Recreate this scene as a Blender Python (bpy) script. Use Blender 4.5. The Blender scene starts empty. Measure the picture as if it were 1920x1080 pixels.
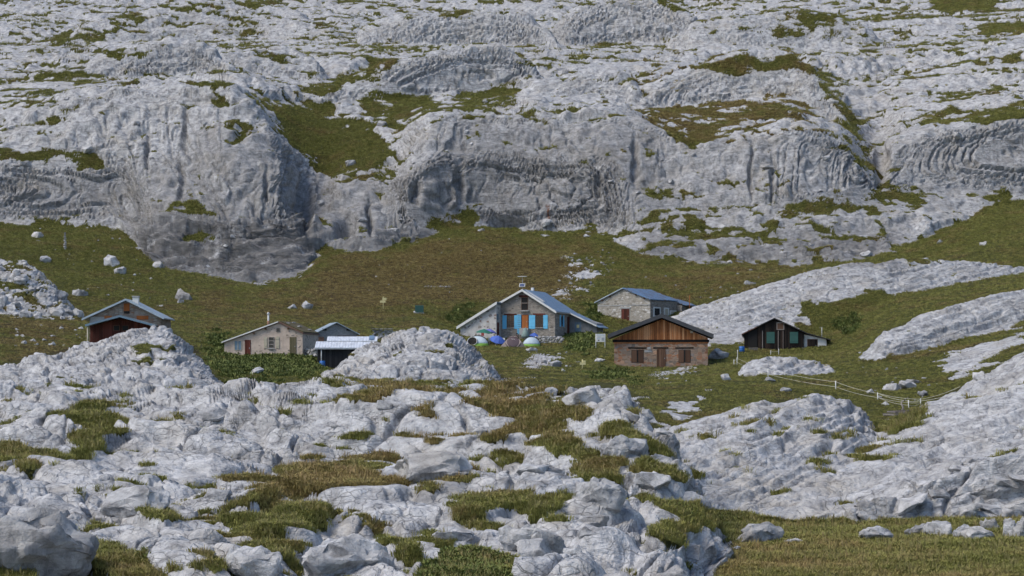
import bpy, bmesh, math, random
import numpy as np
from mathutils import Vector, Matrix

random.seed(7)
RNG = np.random.default_rng(11)

# ------------------------------------------------------------------ camera, sky, sun, exposure
scene = bpy.context.scene
F_PX, HZ = 3600.0, 690.0            # focal length in photo pixels, horizon row of the photo
cam_data = bpy.data.cameras.new('camera')
cam_data.sensor_width = 36.0
cam_data.lens = 36.0 * F_PX / 1920.0
cam_data.shift_y = (HZ - 540.0) / 1920.0
cam_data.clip_start, cam_data.clip_end = 1.0, 5000.0
cam = bpy.data.objects.new('camera', cam_data)
scene.collection.objects.link(cam)
cam.location = (0, 0, 0)
cam.rotation_euler = (math.radians(90), 0, 0)
scene.camera = cam

SUN_EL, SUN_AZ = math.radians(51), math.radians(-116)      # azimuth from +Y (view direction), clockwise: behind the camera, to the left
world = bpy.data.worlds.new('World')
scene.world = world
world.use_nodes = True
wn = world.node_tree.nodes
sky = wn.new('ShaderNodeTexSky')
sky.sky_type = 'NISHITA'
sky.sun_disc = False
sky.sun_elevation = SUN_EL
sky.sun_rotation = SUN_AZ
sky.altitude = 2000
sky.air_density = 1.0
sky.dust_density = 4.5
sky.ozone_density = 1.0
wn['Background'].inputs['Strength'].default_value = 0.10
world.node_tree.links.new(sky.outputs[0], wn['Background'].inputs['Color'])

sun_data = bpy.data.lights.new('sun', 'SUN')
sun_data.energy = 1.5
sun_data.angle = math.radians(28)
sun_data.color = (1.0, 0.92, 0.80)
sun = bpy.data.objects.new('sun', sun_data)
scene.collection.objects.link(sun)
to_sun = Vector((math.sin(SUN_AZ) * math.cos(SUN_EL), math.cos(SUN_AZ) * math.cos(SUN_EL), math.sin(SUN_EL)))
sun.rotation_euler = to_sun.to_track_quat('Z', 'Y').to_euler()

scene.view_settings.view_transform = 'Standard'
scene.view_settings.look = 'None'
scene.view_settings.gamma = 1.0
scene.view_settings.exposure = 0.98
scene.cycles.use_denoising = True
scene.cycles.use_adaptive_sampling = True
scene.cycles.adaptive_threshold = 0.03
scene.cycles.max_bounces = 4
scene.cycles.diffuse_bounces = 2
scene.cycles.glossy_bounces = 2

# ------------------------------------------------------------------ survey helpers (photo pixel + distance -> place)
def at(u, v, Y):
    return Vector(((u - 960.0) / F_PX * Y, Y, (HZ - v) / F_PX * Y))

def link(o):
    scene.collection.objects.link(o)
    return o

# ------------------------------------------------------------------ numpy noise
def _hash(i, j, k, seed):
    h = (i.astype(np.uint32) * np.uint32(374761393) + j.astype(np.uint32) * np.uint32(668265263)
         + k.astype(np.uint32) * np.uint32(2147483647) + np.uint32(seed * 974711 + 13))
    h = (h ^ (h >> np.uint32(13))) * np.uint32(1274126177)
    h ^= h >> np.uint32(16)
    h = h * np.uint32(2246822519)
    h ^= h >> np.uint32(13)
    return h

def perlin(x, y, z, seed=0):
    xi, yi, zi = np.floor(x), np.floor(y), np.floor(z)
    fx, fy, fz = (x - xi).astype(np.float32), (y - yi).astype(np.float32), (z - zi).astype(np.float32)
    xi, yi, zi = xi.astype(np.int32), yi.astype(np.int32), zi.astype(np.int32)
    ux, uy, uz = (f * f * f * (f * (f * 6 - 15) + 10) for f in (fx, fy, fz))
    def g(dx, dy, dz):
        h = _hash(xi + dx, yi + dy, zi + dz, seed)
        a = ((h & np.uint32(1023)).astype(np.float32) / 511.5 - 1)
        b = (((h >> np.uint32(10)) & np.uint32(1023)).astype(np.float32) / 511.5 - 1)
        c = (((h >> np.uint32(20)) & np.uint32(1023)).astype(np.float32) / 511.5 - 1)
        return a * (fx - dx) + b * (fy - dy) + c * (fz - dz)
    def lerp(a, b, t):
        return a + t * (b - a)
    return lerp(lerp(lerp(g(0,0,0), g(1,0,0), ux), lerp(g(0,1,0), g(1,1,0), ux), uy),
                lerp(lerp(g(0,0,1), g(1,0,1), ux), lerp(g(0,1,1), g(1,1,1), ux), uy), uz)

def fbm(x, y, z, octs=4, seed=0, gain=0.5):
    s, a, f = 0, 1.0, 1.0
    for o in range(octs):
        s = s + a * perlin(x * f, y * f, z * f, seed + o * 7)
        a *= gain; f *= 2.03
    return s

def worley(x, y, z, seed=0):
    """F1, F2, three random numbers of the nearest cell and the offset to its centre"""
    xi, yi, zi = (np.floor(c).astype(np.int32) for c in (x, y, z))
    f1 = np.full(x.shape, 9.0, np.float32); f2 = f1.copy()
    hid = np.zeros(x.shape, np.uint32)
    ox = np.zeros(x.shape, np.float32); oy = ox.copy(); oz = ox.copy()
    for dx in (-1, 0, 1):
        for dy in (-1, 0, 1):
            for dz in (-1, 0, 1):
                h = _hash(xi + dx, yi + dy, zi + dz, seed)
                px = (xi + dx + (h & np.uint32(1023)).astype(np.float32) / 1023 * 0.9 - x).astype(np.float32)
                py = (yi + dy + ((h >> np.uint32(10)) & np.uint32(1023)).astype(np.float32) / 1023 * 0.9 - y).astype(np.float32)
                pz = (zi + dz + ((h >> np.uint32(20)) & np.uint32(1023)).astype(np.float32) / 1023 * 0.9 - z).astype(np.float32)
                d = px * px + py * py + pz * pz
                n = d < f1
                f2 = np.where(n, f1, np.minimum(f2, d))
                f1 = np.where(n, d, f1)
                hid = np.where(n, h, hid)
                ox = np.where(n, px, ox); oy = np.where(n, py, oy); oz = np.where(n, pz, oz)
    h2 = (hid * np.uint32(2654435761)) ^ (hid >> np.uint32(15))
    r1 = (h2 & np.uint32(1023)).astype(np.float32) / 1023
    r2 = ((h2 >> np.uint32(10)) & np.uint32(1023)).astype(np.float32) / 1023
    r3 = ((h2 >> np.uint32(20)) & np.uint32(1023)).astype(np.float32) / 1023
    return np.sqrt(f1), np.sqrt(f2), (r1, r2, r3), (ox, oy, oz)

def sstep(a, b, x):
    t = np.clip((x - a) / (b - a), 0, 1)
    return t * t * (3 - 2 * t)

def gblur(A, sig, axis):
    r = int(sig * 3) + 1
    k = np.exp(-0.5 * (np.arange(-r, r + 1) / sig) ** 2); k /= k.sum()
    pad = [(0, 0)] * A.ndim; pad[axis] = (r, r)
    B = np.pad(A, pad, mode='edge')
    out = np.zeros_like(A)
    n = A.shape[axis]
    for i, w in enumerate(k):
        sl = [slice(None)] * A.ndim; sl[axis] = slice(i, i + n)
        out += w * B[tuple(sl)]
    return out

# ------------------------------------------------------------------ lie of the land
NC, NR = 1284, 940
wide = lambda n: np.cumsum(np.linspace(4, 8400 / n - 4, n) * .6)
U_FINE = np.concatenate([-220 - wide(22)[::-1], np.linspace(-220, 2140, NC - 44), 2140 + wide(22)])
U = np.concatenate([-220 - wide(10)[::-1], np.linspace(-220, 2140, 311), 2140 + wide(10)])
NCC = len(U)
M = 2400
YD = np.exp(np.linspace(math.log(28), math.log(980), M))

def curve(pts, blur=1.6):
    pts = sorted(pts)
    uu = [p[0] for p in pts]
    v = np.interp(U, uu, [p[1] for p in pts]); y = np.interp(U, uu, [p[2] for p in pts])
    z = (HZ - v) / F_PX * y
    if blur:
        z, y = gblur(z, blur, 0), gblur(y, blur, 0)
    return y, z

def profile(curves, front=0.6, back=0.45, blur=1.6, sm=2.0):
    """heightfield through the survey lines, nearest line first"""
    cs = [curve(c, blur) for c in curves]
    out = np.zeros((M, NCC), np.float32)
    for j in range(NCC):
        ys = np.array([c[0][j] for c in cs]); zs = np.array([c[1][j] for c in cs])
        ys = np.maximum.accumulate(ys + np.arange(len(ys)) * 1e-3)
        z = np.interp(YD, ys, zs)
        d0 = np.clip(ys[0] - YD, 0, None); d1 = np.clip(YD - ys[-1], 0, None)
        out[:, j] = z - d0 * front - back * np.where(d1 < 4, d1 * d1 / 8, d1 - 2)
    if sm:
        out = gblur(out, sm, 0)
    return out

def bulge(foot, crest, p, n=4):
    """survey lines between a foot line and a crest line, rounded by p"""
    us = sorted(set([q[0] for q in foot] + [q[0] for q in crest]))
    def ev(c, i): return np.interp(us, [q[0] for q in c], [q[i] for q in c])
    fv, fy, cv, cy = ev(foot, 1), ev(foot, 2), ev(crest, 1), ev(crest, 2)
    fz, cz = (HZ - fv) * fy, (HZ - cv) * cy
    lines = []
    for i in range(n + 1):
        t = i / n
        y = fy + (cy - fy) * t
        z = fz + (cz - fz) * (1 - (1 - t) ** p)
        lines.append([(us[k], HZ - z[k] / y[k], y[k]) for k in range(len(us))])
    return lines

def taper(u0, u1, k=0.03):
    return -(np.clip(u0 - U, 0, None) + np.clip(U - u1, 0, None))[None, :] * k

BASE = [
 [(-220,1400,34),(1200,1450,34),(1400,1480,36),(2140,1480,36)],
 [(-220,1250,50),(1200,1230,52),(1400,1120,66),(2140,1120,66)],
 [(-220,1100,66),(1150,1090,70),(1350,1022,85),(1700,1022,85),(2140,1012,85)],
 [(-220,960,100),(1100,960,100),(1300,975,101),(1500,978,102),(1920,972,103),(2140,965,103)],
 [(-220,880,120),(1000,880,120),(1200,905,120),(1400,912,120),(1660,900,122),(1920,880,122),(2140,860,122)],
 [(-220,770,145),(900,770,142),(1200,770,140),(1300,785,140),(1640,802,140),(1700,790,142),(1920,760,144),(2140,720,144)],
 [(-220,715,185),(300,715,185),(420,708,185),(600,703,185),(800,712,180),(1000,712,175),(1100,715,170),(1240,728,165),(1440,722,163),(1640,755,158),(1720,765,156),(1800,745,160),(1920,690,166),(2140,610,170)],
 [(-220,640,210),(0,645,210),(200,668,208),(420,678,215),(600,694,212),(800,690,212),(1000,694,215),(1130,700,222),(1240,702,226),(1340,695,218),(1440,690,205),(1680,668,200),(1920,620,200),(2140,560,200)],
 [(-220,600,240),(0,612,240),(150,642,230),(230,648,228),(420,668,230),(560,667,231),(588,670,230),(604,691,224),(690,691,224),(740,672,240),(800,656,250),(880,651,281),(1000,650,284),(1060,648,284),(1135,651,266),(1153,690,241),(1240,693,240),(1330,689,240),(1390,670,252),(1450,667,257),(1560,661,256),(1640,628,250),(1700,608,246),(1920,556,246),(2140,500,246)],
 [(-220,545,320),(0,560,320),(300,578,316),(600,592,312),(780,592,312),(880,622,306),(990,625,306),(1080,620,308),(1170,617,314),(1260,613,316),(1330,585,322),(1500,545,322),(1700,515,324),(1920,505,324),(2140,480,324)],
 [(-220,470,350),(0,485,350),(300,535,346),(600,535,346),(900,520,352),(1200,520,352),(1400,510,350),(1600,502,350),(1760,480,356),(1920,440,362),(2140,400,366)],
 # foot of the cliff
 [(-220,415,385),(0,415,385),(230,425,384),(290,500,362),(450,532,357),(560,520,360),(610,470,374),(700,476,373),(800,442,386),(900,418,391),(1000,436,389),(1120,428,388),(1190,470,375),(1350,492,368),(1500,497,366),(1620,484,372),(1760,440,384),(1850,388,400),(1920,376,405),(2140,340,410)],
 # ledge on the strata under the cliff
 [(-220,400,387),(0,405,386),(230,412,386),(300,440,371),(450,452,370),(560,445,374),(610,440,380),(700,440,380),(800,425,389),(900,400,396),(1000,420,392),(1120,415,390),(1190,440,381),(1350,440,378),(1500,445,377),(1620,440,381),(1760,420,390),(1850,375,403),(1920,366,407),(2140,330,413)],
 # lower cliff rim
 [(-220,300,392),(0,305,391),(200,312,393),(330,330,389),(430,330,381),(530,335,382),(565,400,391),(600,390,397),(640,335,399),(720,325,398),(770,320,391),(810,310,392),(845,325,395.5),(950,320,396),(1100,310,395),(1180,340,393),(1240,395,388),(1350,395,386),(1450,385,385),(1560,395,387),(1650,380,395),(1700,350,404),(1800,350,408),(1920,350,410),(2140,320,416)],
 # upper cliff rim
 [(-220,220,408),(0,205,408),(150,170,408),(300,166,408),(420,162,406),(470,185,400),(530,285,393),(560,300,405),(620,265,424),(700,255,424),(750,280,412),(800,225,406),(850,210,408),(1000,202,408),(1150,212,408),(1250,255,406),(1330,270,402),(1450,245,400),(1500,235,400),(1590,262,402),(1640,345,399),(1670,275,412),(1750,245,415),(1840,230,416),(1920,215,418),(2140,190,424)],
 [(-220,170,450),(0,160,448),(300,155,448),(450,155,440),(520,180,446),(600,185,455),(740,190,450),(850,190,448),(1000,185,448),(1200,190,450),(1350,180,448),(1480,170,448),(1580,230,448),(1640,260,450),(1700,210,455),(1920,160,460),(2140,140,466)],
 [(-220,95,540),(400,105,530),(800,95,530),(1200,110,530),(1600,110,530),(1920,70,540),(2140,60,540)],
 [(-220,20,680),(600,40,680),(1040,60,680),(1300,50,680),(1920,10,680),(2140,10,680)],
 [(-220,-140,960),(2140,-150,960)],
]

LAYERS = []   # (name, heightfield)
base = profile(BASE, sm=2.5)

# near knoll of bare limestone (left and centre)
KN = [
 [(-220,1230,46),(0,1200,46),(600,1180,47),(1150,1180,47),(1300,1330,48),(1420,1500,50)],
 [(-220,1090,52),(0,1085,52),(600,1090,53),(1000,1085,54),(1200,1090,56),(1330,1130,60),(1420,1260,62)],
 [(-220,990,62),(0,985,62),(300,1000,62),(640,1000,63),(900,985,66),(1150,985,68),(1260,1005,70),(1330,1060,72),(1420,1180,74)],
 [(-220,900,77),(0,892,77),(300,915,76),(640,912,79),(900,908,80),(1100,915,80),(1200,930,80),(1290,965,79),(1340,1000,79),(1420,1120,80)],
 [(-220,850,92),(0,855,91),(300,860,90),(440,856,93),(640,856,96),(860,860,94),(960,880,87),(1100,860,88),(1200,865,86),(1260,890,85),(1310,945,83),(1420,1080,84)],
 [(-220,770,105),(0,770,105),(300,765,107),(420,755,106),(520,748,104),(640,746,102),(860,748,103),(960,775,103),(1080,780,98),(1180,790,96),(1230,830,92),(1280,890,88),(1310,950,86),(1420,1080,86)],
 [(-220,716,130),(0,712,130),(200,718,128),(400,716,128),(540,726,125),(620,724,122),(760,720,122),(900,716,122),(1000,716,118),(1040,728,114),(1090,718,111),(1160,716,108),(1198,735,104),(1238,792,98),(1270,855,93),(1300,920,89),(1330,970,87),(1420,1080,88)],
]
LAYERS.append(('knoll', profile(KN, back=0.5, sm=2.0) + taper(-9000, 1420)))

def hump(name, foot, crest, p, u0, u1, k=0.03, back=0.45, front=0.8, n=4, sm=1.5):
    if name == 'ridge':                              # scarps: the foot lies close under the crest
        cu = [q[0] for q in crest]; cy = [q[2] for q in crest]
        foot = [(u, v, float(np.interp(u, cu, cy)) - .38 * (float(np.interp(u, cu, cy)) - y)) for (u, v, y) in foot]
        sm = .8
    LAYERS.append((name, profile(bulge(foot, crest, p, n), front=front, back=back, sm=sm) + taper(u0, u1, k)))

hump('slab_dome', [(1200,880,108),(1330,952,105),(1400,968,104),(1500,950,106),(1600,925,109),(1680,890,112)],
     [(1200,835,127),(1300,788,130),(1400,758,132),(1530,739,135),(1600,750,136),(1635,790,134),(1680,850,128)], 1.35, 1200, 1690)
hump('slab_ramp', [(1360,985,101),(1560,955,102),(1640,962,101),(1750,946,103),(1920,928,105),(2140,905,106)],
     [(1360,975,105),(1440,930,110),(1540,880,118),(1640,815,128),(1700,778,134),(1800,725,142),(1920,655,150),(2140,560,158)], 1.7, 1360, 9000)
hump('slab_front', [(1570,965,100.2),(1640,968,100.0),(1750,958,100.5),(1920,935,101.5),(2140,915,102)],
     [(1570,935,102),(1640,915,102.5),(1720,880,103.5),(1800,850,105),(1920,815,106.5),(2140,780,107)], 2.2, 1600, 9000, k=0.06)
hump('mid_mound', [(560,725,138),(640,718,140),(760,716,144),(900,716,148),(980,730,150)],
     [(560,735,150),(600,700,160),(640,670,165),(700,640,170),(760,620,172),(810,612,174),(850,624,174),(890,655,172),(930,690,168),(980,730,160)], 1.5, 575, 965, k=0.05)
hump('left_mound', [(-220,740,148),(0,730,150),(200,722,152),(330,718,154),(400,716,156),(440,720,158)],
     [(-220,700,168),(0,680,170),(60,668,172),(120,652,175),(200,628,178),(250,616,180),(290,609,182),(322,612,182),(350,636,180),(385,672,178),(410,705,172),(440,735,168)], 1.3, -9000, 415, k=0.05)
hump('far_strip', [(1620,648,197),(1700,634,200),(1800,606,206),(1920,572,212),(2140,520,222)],
     [(1620,640,204),(1660,618,206),(1700,600,210),(1800,568,216),(1920,540,222),(2140,480,235)], 1.4, 1655, 9000, k=0.04)
hump('far_hill', [(1200,640,268),(1290,645,266),(1400,650,266),(1520,645,270),(1580,606,276),(1650,575,283),(1760,556,290),(1920,548,294),(2140,530,300)],
     [(1200,625,280),(1250,600,286),(1290,576,290),(1380,546,295),(1500,510,300),(1620,490,305),(1720,484,308),(1850,490,312),(1920,500,315),(2140,500,320)], 1.25, 1250, 9000, k=0.05)
hump('low_slab', [(1380,698,186),(1440,702,184),(1560,702,184),(1600,700,186)],
     [(1380,690,196),(1410,672,197),(1470,668,198),(1530,676,197),(1565,692,195),(1600,704,192)], 1.4, 1395, 1565, k=0.05)
hump('left_crag', [(-220,640,262),(0,630,262),(100,635,262),(190,640,262)],
     [(-220,440,305),(0,486,290),(50,486,290),(90,515,288),(130,560,284),(160,605,278),(190,650,270)], 1.3, -9000, 150, k=0.06)
# ridges of the pavement above the cliff
hump('ridge', [(-220,165,452),(150,158,450),(300,148,455),(400,135,460),(460,140,455)],
     [(-220,150,470),(0,140,470),(160,108,474),(280,74,478),(360,70,480),(400,84,478),(430,112,472),(470,150,465)], 1.5, -9000, 440, k=0.15)
hump('ridge', [(400,150,462),(480,140,462),(560,150,462),(620,165,462)],
     [(380,112,490),(420,95,492),(490,78,494),(550,84,494),(585,100,490),(630,140,484)], 1.4, 400, 600, k=0.15)
hump('ridge', [(520,205,440),(640,200,438),(720,205,430),(780,190,440),(860,192,444),(940,160,452),(1010,140,462)],
     [(520,205,448),(580,178,452),(650,148,458),(720,116,462),(760,105,464),(850,86,468),(930,86,470),(985,104,470),(1030,140,466)], 2.0, 540, 1000, k=0.12)
hump('ridge', [(820,205,430),(960,192,432),(1120,190,432),(1240,195,432)],
     [(820,205,440),(900,186,446),(1000,162,450),(1080,140,454),(1140,132,454),(1190,150,450),(1240,190,444)], 1.4, 860, 1210, k=0.12)
hump('ridge', [(1160,215,422),(1300,230,418),(1420,215,418),(1500,200,418),(1570,240,420),(1640,330,410)],
     [(1160,185,444),(1250,140,450),(1330,104,454),(1400,82,456),(1480,92,454),(1525,112,448),(1560,170,440),(1600,240,430),(1650,330,415)], 1.5, 1190, 1640, k=0.15)
hump('ridge', [(120,80,560),(300,78,550),(500,84,550),(640,85,550)],
     [(120,50,590),(200,32,600),(300,8,610),(420,-6,620),(540,10,615),(620,45,600),(660,75,590)], 1.5, 150, 650, k=0.15)
hump('ridge', [(660,95,560),(850,95,556),(1000,92,560),(1060,92,560)],
     [(660,60,580),(700,35,590),(780,18,592),(900,10,594),(990,18,592),(1035,55,585),(1060,88,578)], 2.0, 680, 1045, k=0.2)
hump('ridge', [(1050,90,570),(1150,75,575),(1280,70,575),(1340,60,580)],
     [(1050,20,600),(1120,-14,606),(1220,-18,606),(1270,10,600),(1340,40,595)], 2.0, 1060, 1300, k=0.2)
hump('ridge', [(1280,60,560),(1380,80,540),(1500,84,540),(1640,60,560)],
     [(1280,40,570),(1400,22,575),(1480,8,580),(1560,20,580),(1640,50,575)], 1.4, 1300, 1620, k=0.12)

H = base.copy()
ID = np.zeros(H.shape, np.int16)
for n, (nm, h) in enumerate(LAYERS):
    k = 0.35 if nm not in ('ridge',) else 1.2
    ID = np.where(h > H, n + 1, ID)
    d = np.clip(k - np.abs(h - H), 0, None)
    H = np.maximum(H, h) + d * d / (4 * k)

# rows crowd where the ground shows largest
V = HZ - H * F_PX / YD[:, None]
run = np.minimum.accumulate(V, axis=0)
vis = V <= run + 25
dv = np.abs(np.diff(V, axis=0))
graze = np.diff(YD)[:, None] * (F_PX / YD[1:, None])           # ground length in pixels
turfy = (ID[1:] == 0) & (YD[1:, None] < 360)
wgt = np.where(vis[1:], np.minimum(dv, 60) + graze * np.where(turfy, .02, .11), 0.10 * np.minimum(dv, 20)) + 0.02
wgt *= np.where((V[1:] > 1180), 0.1, 1.0) * np.where((V[1:] < -60), 0.15, 1.0)
wgt = gblur(wgt, 3.0, 1)
cum = np.vstack([np.zeros((1, NCC)), np.cumsum(wgt, axis=0)])
cum /= cum[-1:]
S = np.linspace(0, 1, NR)
Yc = np.zeros((NR, NCC)); Zc = np.zeros((NR, NCC)); Ic = np.zeros((NR, NCC), np.int16)
for j in range(NCC):
    Yc[:, j] = np.interp(S, cum[:, j], YD)
    Zc[:, j] = np.interp(Yc[:, j], YD, H[:, j])
    Ic[:, j] = ID[np.clip(np.searchsorted(YD, Yc[:, j]), 0, M - 1), j]
row_cliff = np.interp(U_FINE, U, curve(BASE[11])[0])
fj = np.interp(U_FINE, U, np.arange(NCC)); j0 = np.minimum(fj.astype(int), NCC - 2); ft_ = (fj - j0)[None, :]
Yg = Yc[:, j0] * (1 - ft_) + Yc[:, j0 + 1] * ft_
Zg = Zc[:, j0] * (1 - ft_) + Zc[:, j0 + 1] * ft_
Yg, Zg = gblur(Yg, 2.0, 1), gblur(Zg, 2.0, 1)
Ig = Ic[:, np.round(fj).astype(int)]
U = U_FINE
A = (U - 960.0) / F_PX
Xg = Yg * A[None, :]
Vg = HZ - Zg * F_PX / Yg
Ug = np.broadcast_to(U[None, :], Vg.shape)

def grid_normals(X, Y, Z):
    du = [np.gradient(c, axis=1) for c in (X, Y, Z)]
    dr = [np.gradient(c, axis=0) for c in (X, Y, Z)]
    nx = du[1] * dr[2] - du[2] * dr[1]
    ny = du[2] * dr[0] - du[0] * dr[2]
    nz = du[0] * dr[1] - du[1] * dr[0]
    l = np.sqrt(nx * nx + ny * ny + nz * nz) + 1e-9
    return nx / l, ny / l, nz / l

# ------------------------------------------------------------------ where turf, dark strata, painted cliff shade and dry grass lie (surveyed patches)
def patches(default, polys, blur=5):
    Wm, Hm = 1180, 640                    # 2 px cells, 100 px of margin
    G = np.zeros((Hm, Wm), np.float32); Wt = np.zeros((Hm, Wm), np.float32)
    for val, pts in polys:
        P = np.array(pts, float)
        x0, x1 = int((P[:,0].min() + 220) / 2), int((P[:,0].max() + 220) / 2) + 1
        y0, y1 = int((P[:,1].min() + 100) / 2), int((P[:,1].max() + 100) / 2) + 1
        x0, y0 = max(x0, 0), max(y0, 0); x1, y1 = min(x1, Wm), min(y1, Hm)
        gx, gy = np.meshgrid(np.arange(x0, x1) * 2.0 - 220 + 1, np.arange(y0, y1) * 2.0 - 100 + 1)
        ins = np.zeros(gx.shape, bool)
        for i in range(len(P)):
            xa, ya = P[i]; xb, yb = P[i - 1]
            if ya == yb: continue
            c = ((ya > gy) != (yb > gy)) & (gx < (xb - xa) * (gy - ya) / (yb - ya) + xa)
            ins ^= c
        G[y0:y1, x0:x1][ins] = val; Wt[y0:y1, x0:x1][ins] = 1
    G, Wt = gblur(gblur(G, blur, 0), blur, 1), gblur(gblur(Wt, blur, 0), blur, 1)
    return G, Wt

def lookup(Mp, u, v):
    x = np.clip((u + 220) / 2, 0, Mp.shape[1] - 1.01); y = np.clip((v + 100) / 2, 0, Mp.shape[0] - 1.01)
    xi, yi = x.astype(int), y.astype(int); fx, fy = x - xi, y - yi
    return (Mp[yi, xi] * (1-fx) * (1-fy) + Mp[yi, xi+1] * fx * (1-fy) + Mp[yi+1, xi] * (1-fx) * fy + Mp[yi+1, xi+1] * fx * fy)

TURF = [
 # pavement and cliff
 (.5, [(455,160),(500,185),(560,190),(620,195),(640,215),(700,240),(745,300),(700,322),(610,332),(585,290),(540,275),(520,230)]),
 (.35, [(545,178),(640,150),(700,118),(750,112),(722,150),(660,165),(600,182)]),
 (.3,[(720,150),(790,182),(830,195),(900,195),(940,207),(900,217),(820,217),(760,245),(700,235),(655,190)]),
 (.4, [(860,155),(930,152),(1000,165),(960,187),(900,190),(850,190)]),
 (.5, [(0,280),(60,286),(120,277),(180,290),(205,306),(150,316),(60,312),(0,300)]),
 (.35, [(340,195),(400,186),(470,190),(460,205),(350,210)]),
 (.2, [(430,225),(490,215),(500,235),(450,285),(430,275)]),
 (.4, [(100,64),(160,66),(200,70),(180,80),(100,79)]),
 (.4, [(60,138),(150,135),(160,148),(70,149)]),
 (.5, [(200,106),(300,95),(290,106),(200,115)]),
 (.35,[(70,230),(150,190),(160,200),(110,250),(60,260)]),
 (.45,[(1315,125),(1400,100),(1440,118),(1490,93),(1503,120),(1450,140),(1400,152),(1310,135)]),
 (.26,[(1200,205),(1330,190),(1450,172),(1530,182),(1530,212),(1400,225),(1340,272),(1300,282),(1220,240)]),
 (.2,[(1370,45),(1450,50),(1480,15),(1600,40),(1560,75),(1500,80),(1420,70)]),
 (.9, [(1750,0),(1870,-10),(1860,20),(1760,18)]), (.9, [(1840,46),(1960,44),(1960,58),(1840,56)]),
 (.35, [(1720,222),(1800,215),(1880,190),(1960,178),(1960,212),(1850,232),(1740,240)]),
 (.45,[(1530,110),(1570,160),(1605,240),(1645,325),(1620,325),(1580,240),(1540,170)]),
 (.22, [(1450,400),(1500,372),(1560,350),(1640,352),(1760,368),(1720,400),(1640,410),(1560,400),(1500,430)]),
 (.5, [(760,382),(830,402),(880,382),(905,412),(860,440),(780,432)]),
 (.3, [(1200,400),(1290,400),(1330,420),(1250,430),(1200,425)]),
 (.12,[(1200,440),(1350,432),(1500,430),(1640,425),(1740,430),(1700,470),(1600,480),(1400,470),(1230,470)]),
 (-.8,[(240,432),(330,415),(560,420),(600,440),(570,500),(500,532),(360,500),(270,470)]),
 (.25,[(350,425),(420,440),(400,470),(340,460)]),
 (.9, [(1760,440),(1850,392),(2140,350),(2140,470),(1700,490)]),
 # slope under the cliff
 (.14,[(1050,485),(1140,470),(1155,500),(1085,560),(1025,582),(1040,535)]),
 # knoll
 (.9, [(-40,828),(80,838),(92,858),(40,882),(-40,882)]),
 (.14,[(590,722),(700,712),(900,703),(1000,712),(1015,742),(930,742),(850,738),(700,748),(620,735)]),
 (.22, [(850,762),(905,742),(1000,752),(1085,760),(1100,792),(1000,812),(930,832),(880,826),(960,790)]),
 (.34,[(510,862),(640,858),(740,845),(762,860),(705,880),(860,888),(865,912),(740,916),(640,922),(520,910),(450,932),(438,915),(560,890)]),
 (.32,[(790,930),(900,924),(1000,930),(1055,962),(960,950),(930,966),(830,966),(860,942)]),
 (.42, [(240,935),(330,945),(352,970),(300,988),(250,962)]),
 (.28,[(408,950),(520,967),(560,950),(640,975),(480,987)]),
 (.25, [(410,1022),(500,1008),(700,1000),(785,1010),(770,1040),(680,1012),(500,1030)]),
 (.6, [(790,1042),(860,1030),(945,1060),(935,1110),(780,1110)]),
 (.5, [(100,990),(130,1008),(180,1040),(285,1060),(310,1110),(200,1110),(110,1020)]),
 (.8, [(-40,1040),(40,1070),(30,1110),(-40,1110)]),
 (-.38, [(1060,730),(1180,740),(1250,830),(1295,890),(1330,950),(1250,935),(1180,850),(1120,800)]),
 (.3, [(1000,812),(1060,812),(1092,850),(1060,882),(1020,862)]),
 (.25,[(1150,790),(1185,800),(1240,850),(1300,905),(1290,925),(1220,880),(1160,830)]),
 (.5, [(1100,872),(1190,872),(1200,900),(1100,912)]),
 (.4, [(130,790),(230,770),(240,790),(150,850),(110,850)]),
 (.95,[(1215,965),(1335,940),(1410,985),(1410,1003),(1250,1005)]),
 # slabs
 (.6, [(1490,582),(1640,545),(1700,560),(1640,600),(1560,640),(1530,640)]),
 (.5, [(1640,790),(1700,775),(1720,800),(1650,812)]),
 (-.9,[(1215,704),(1310,686),(1322,692),(1235,712)]),
 (-.35,[(1250,772),(1310,740),(1325,762),(1262,797)]),
 (-.3,[(985,665),(1040,660),(1050,690),(1000,694)]),
 (-.35,[(1740,700),(1800,660),(1930,600),(1930,650),(1800,715)]),
 (.3, [(770,655),(830,652),(838,668),(775,670)]),
 (.5, [(255,648),(300,655),(310,672),(270,668)]),
]
DARK = [(.45,[(-220,320),(350,320),(380,250),(480,250),(560,290),(560,420),(240,420),(-220,420)]), (.5,[(560,330),(800,300),(850,220),(1250,240),(1250,430),(560,430)]), (.3,[(1250,270),(2140,230),(2140,380),(1250,430)]),  # cliff faces: their shade is put into the rock colour
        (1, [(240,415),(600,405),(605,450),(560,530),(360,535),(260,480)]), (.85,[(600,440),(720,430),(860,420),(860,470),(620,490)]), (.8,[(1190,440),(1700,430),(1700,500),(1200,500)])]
DRY = [(1,[(600,500),(900,450),(1100,470),(1060,560),(900,570),(640,590),(560,560)]), (.7,[(300,560),(560,540),(640,600),(420,620)]),
       (.6,[(1150,500),(1500,480),(1500,540),(1300,570)]), (.7,[(590,722),(1000,703),(1100,800),(900,830)]), (.6,[(500,850),(870,850),(870,930),(430,930)]),
       (.35,[(1250,1000),(1650,990),(1650,1100),(1250,1100)]), (.15,[(1650,1000),(2140,1000),(2140,1100),(1650,1100)]), (.6,[(1190,120),(1530,120),(1530,280),(1190,280)]),
       (.4,[(0,640),(170,640),(170,680),(0,680)]), (.8,[(0,540),(150,600),(150,640),(0,650)])]
DEFAULT_TURF = {0: .85}
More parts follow.
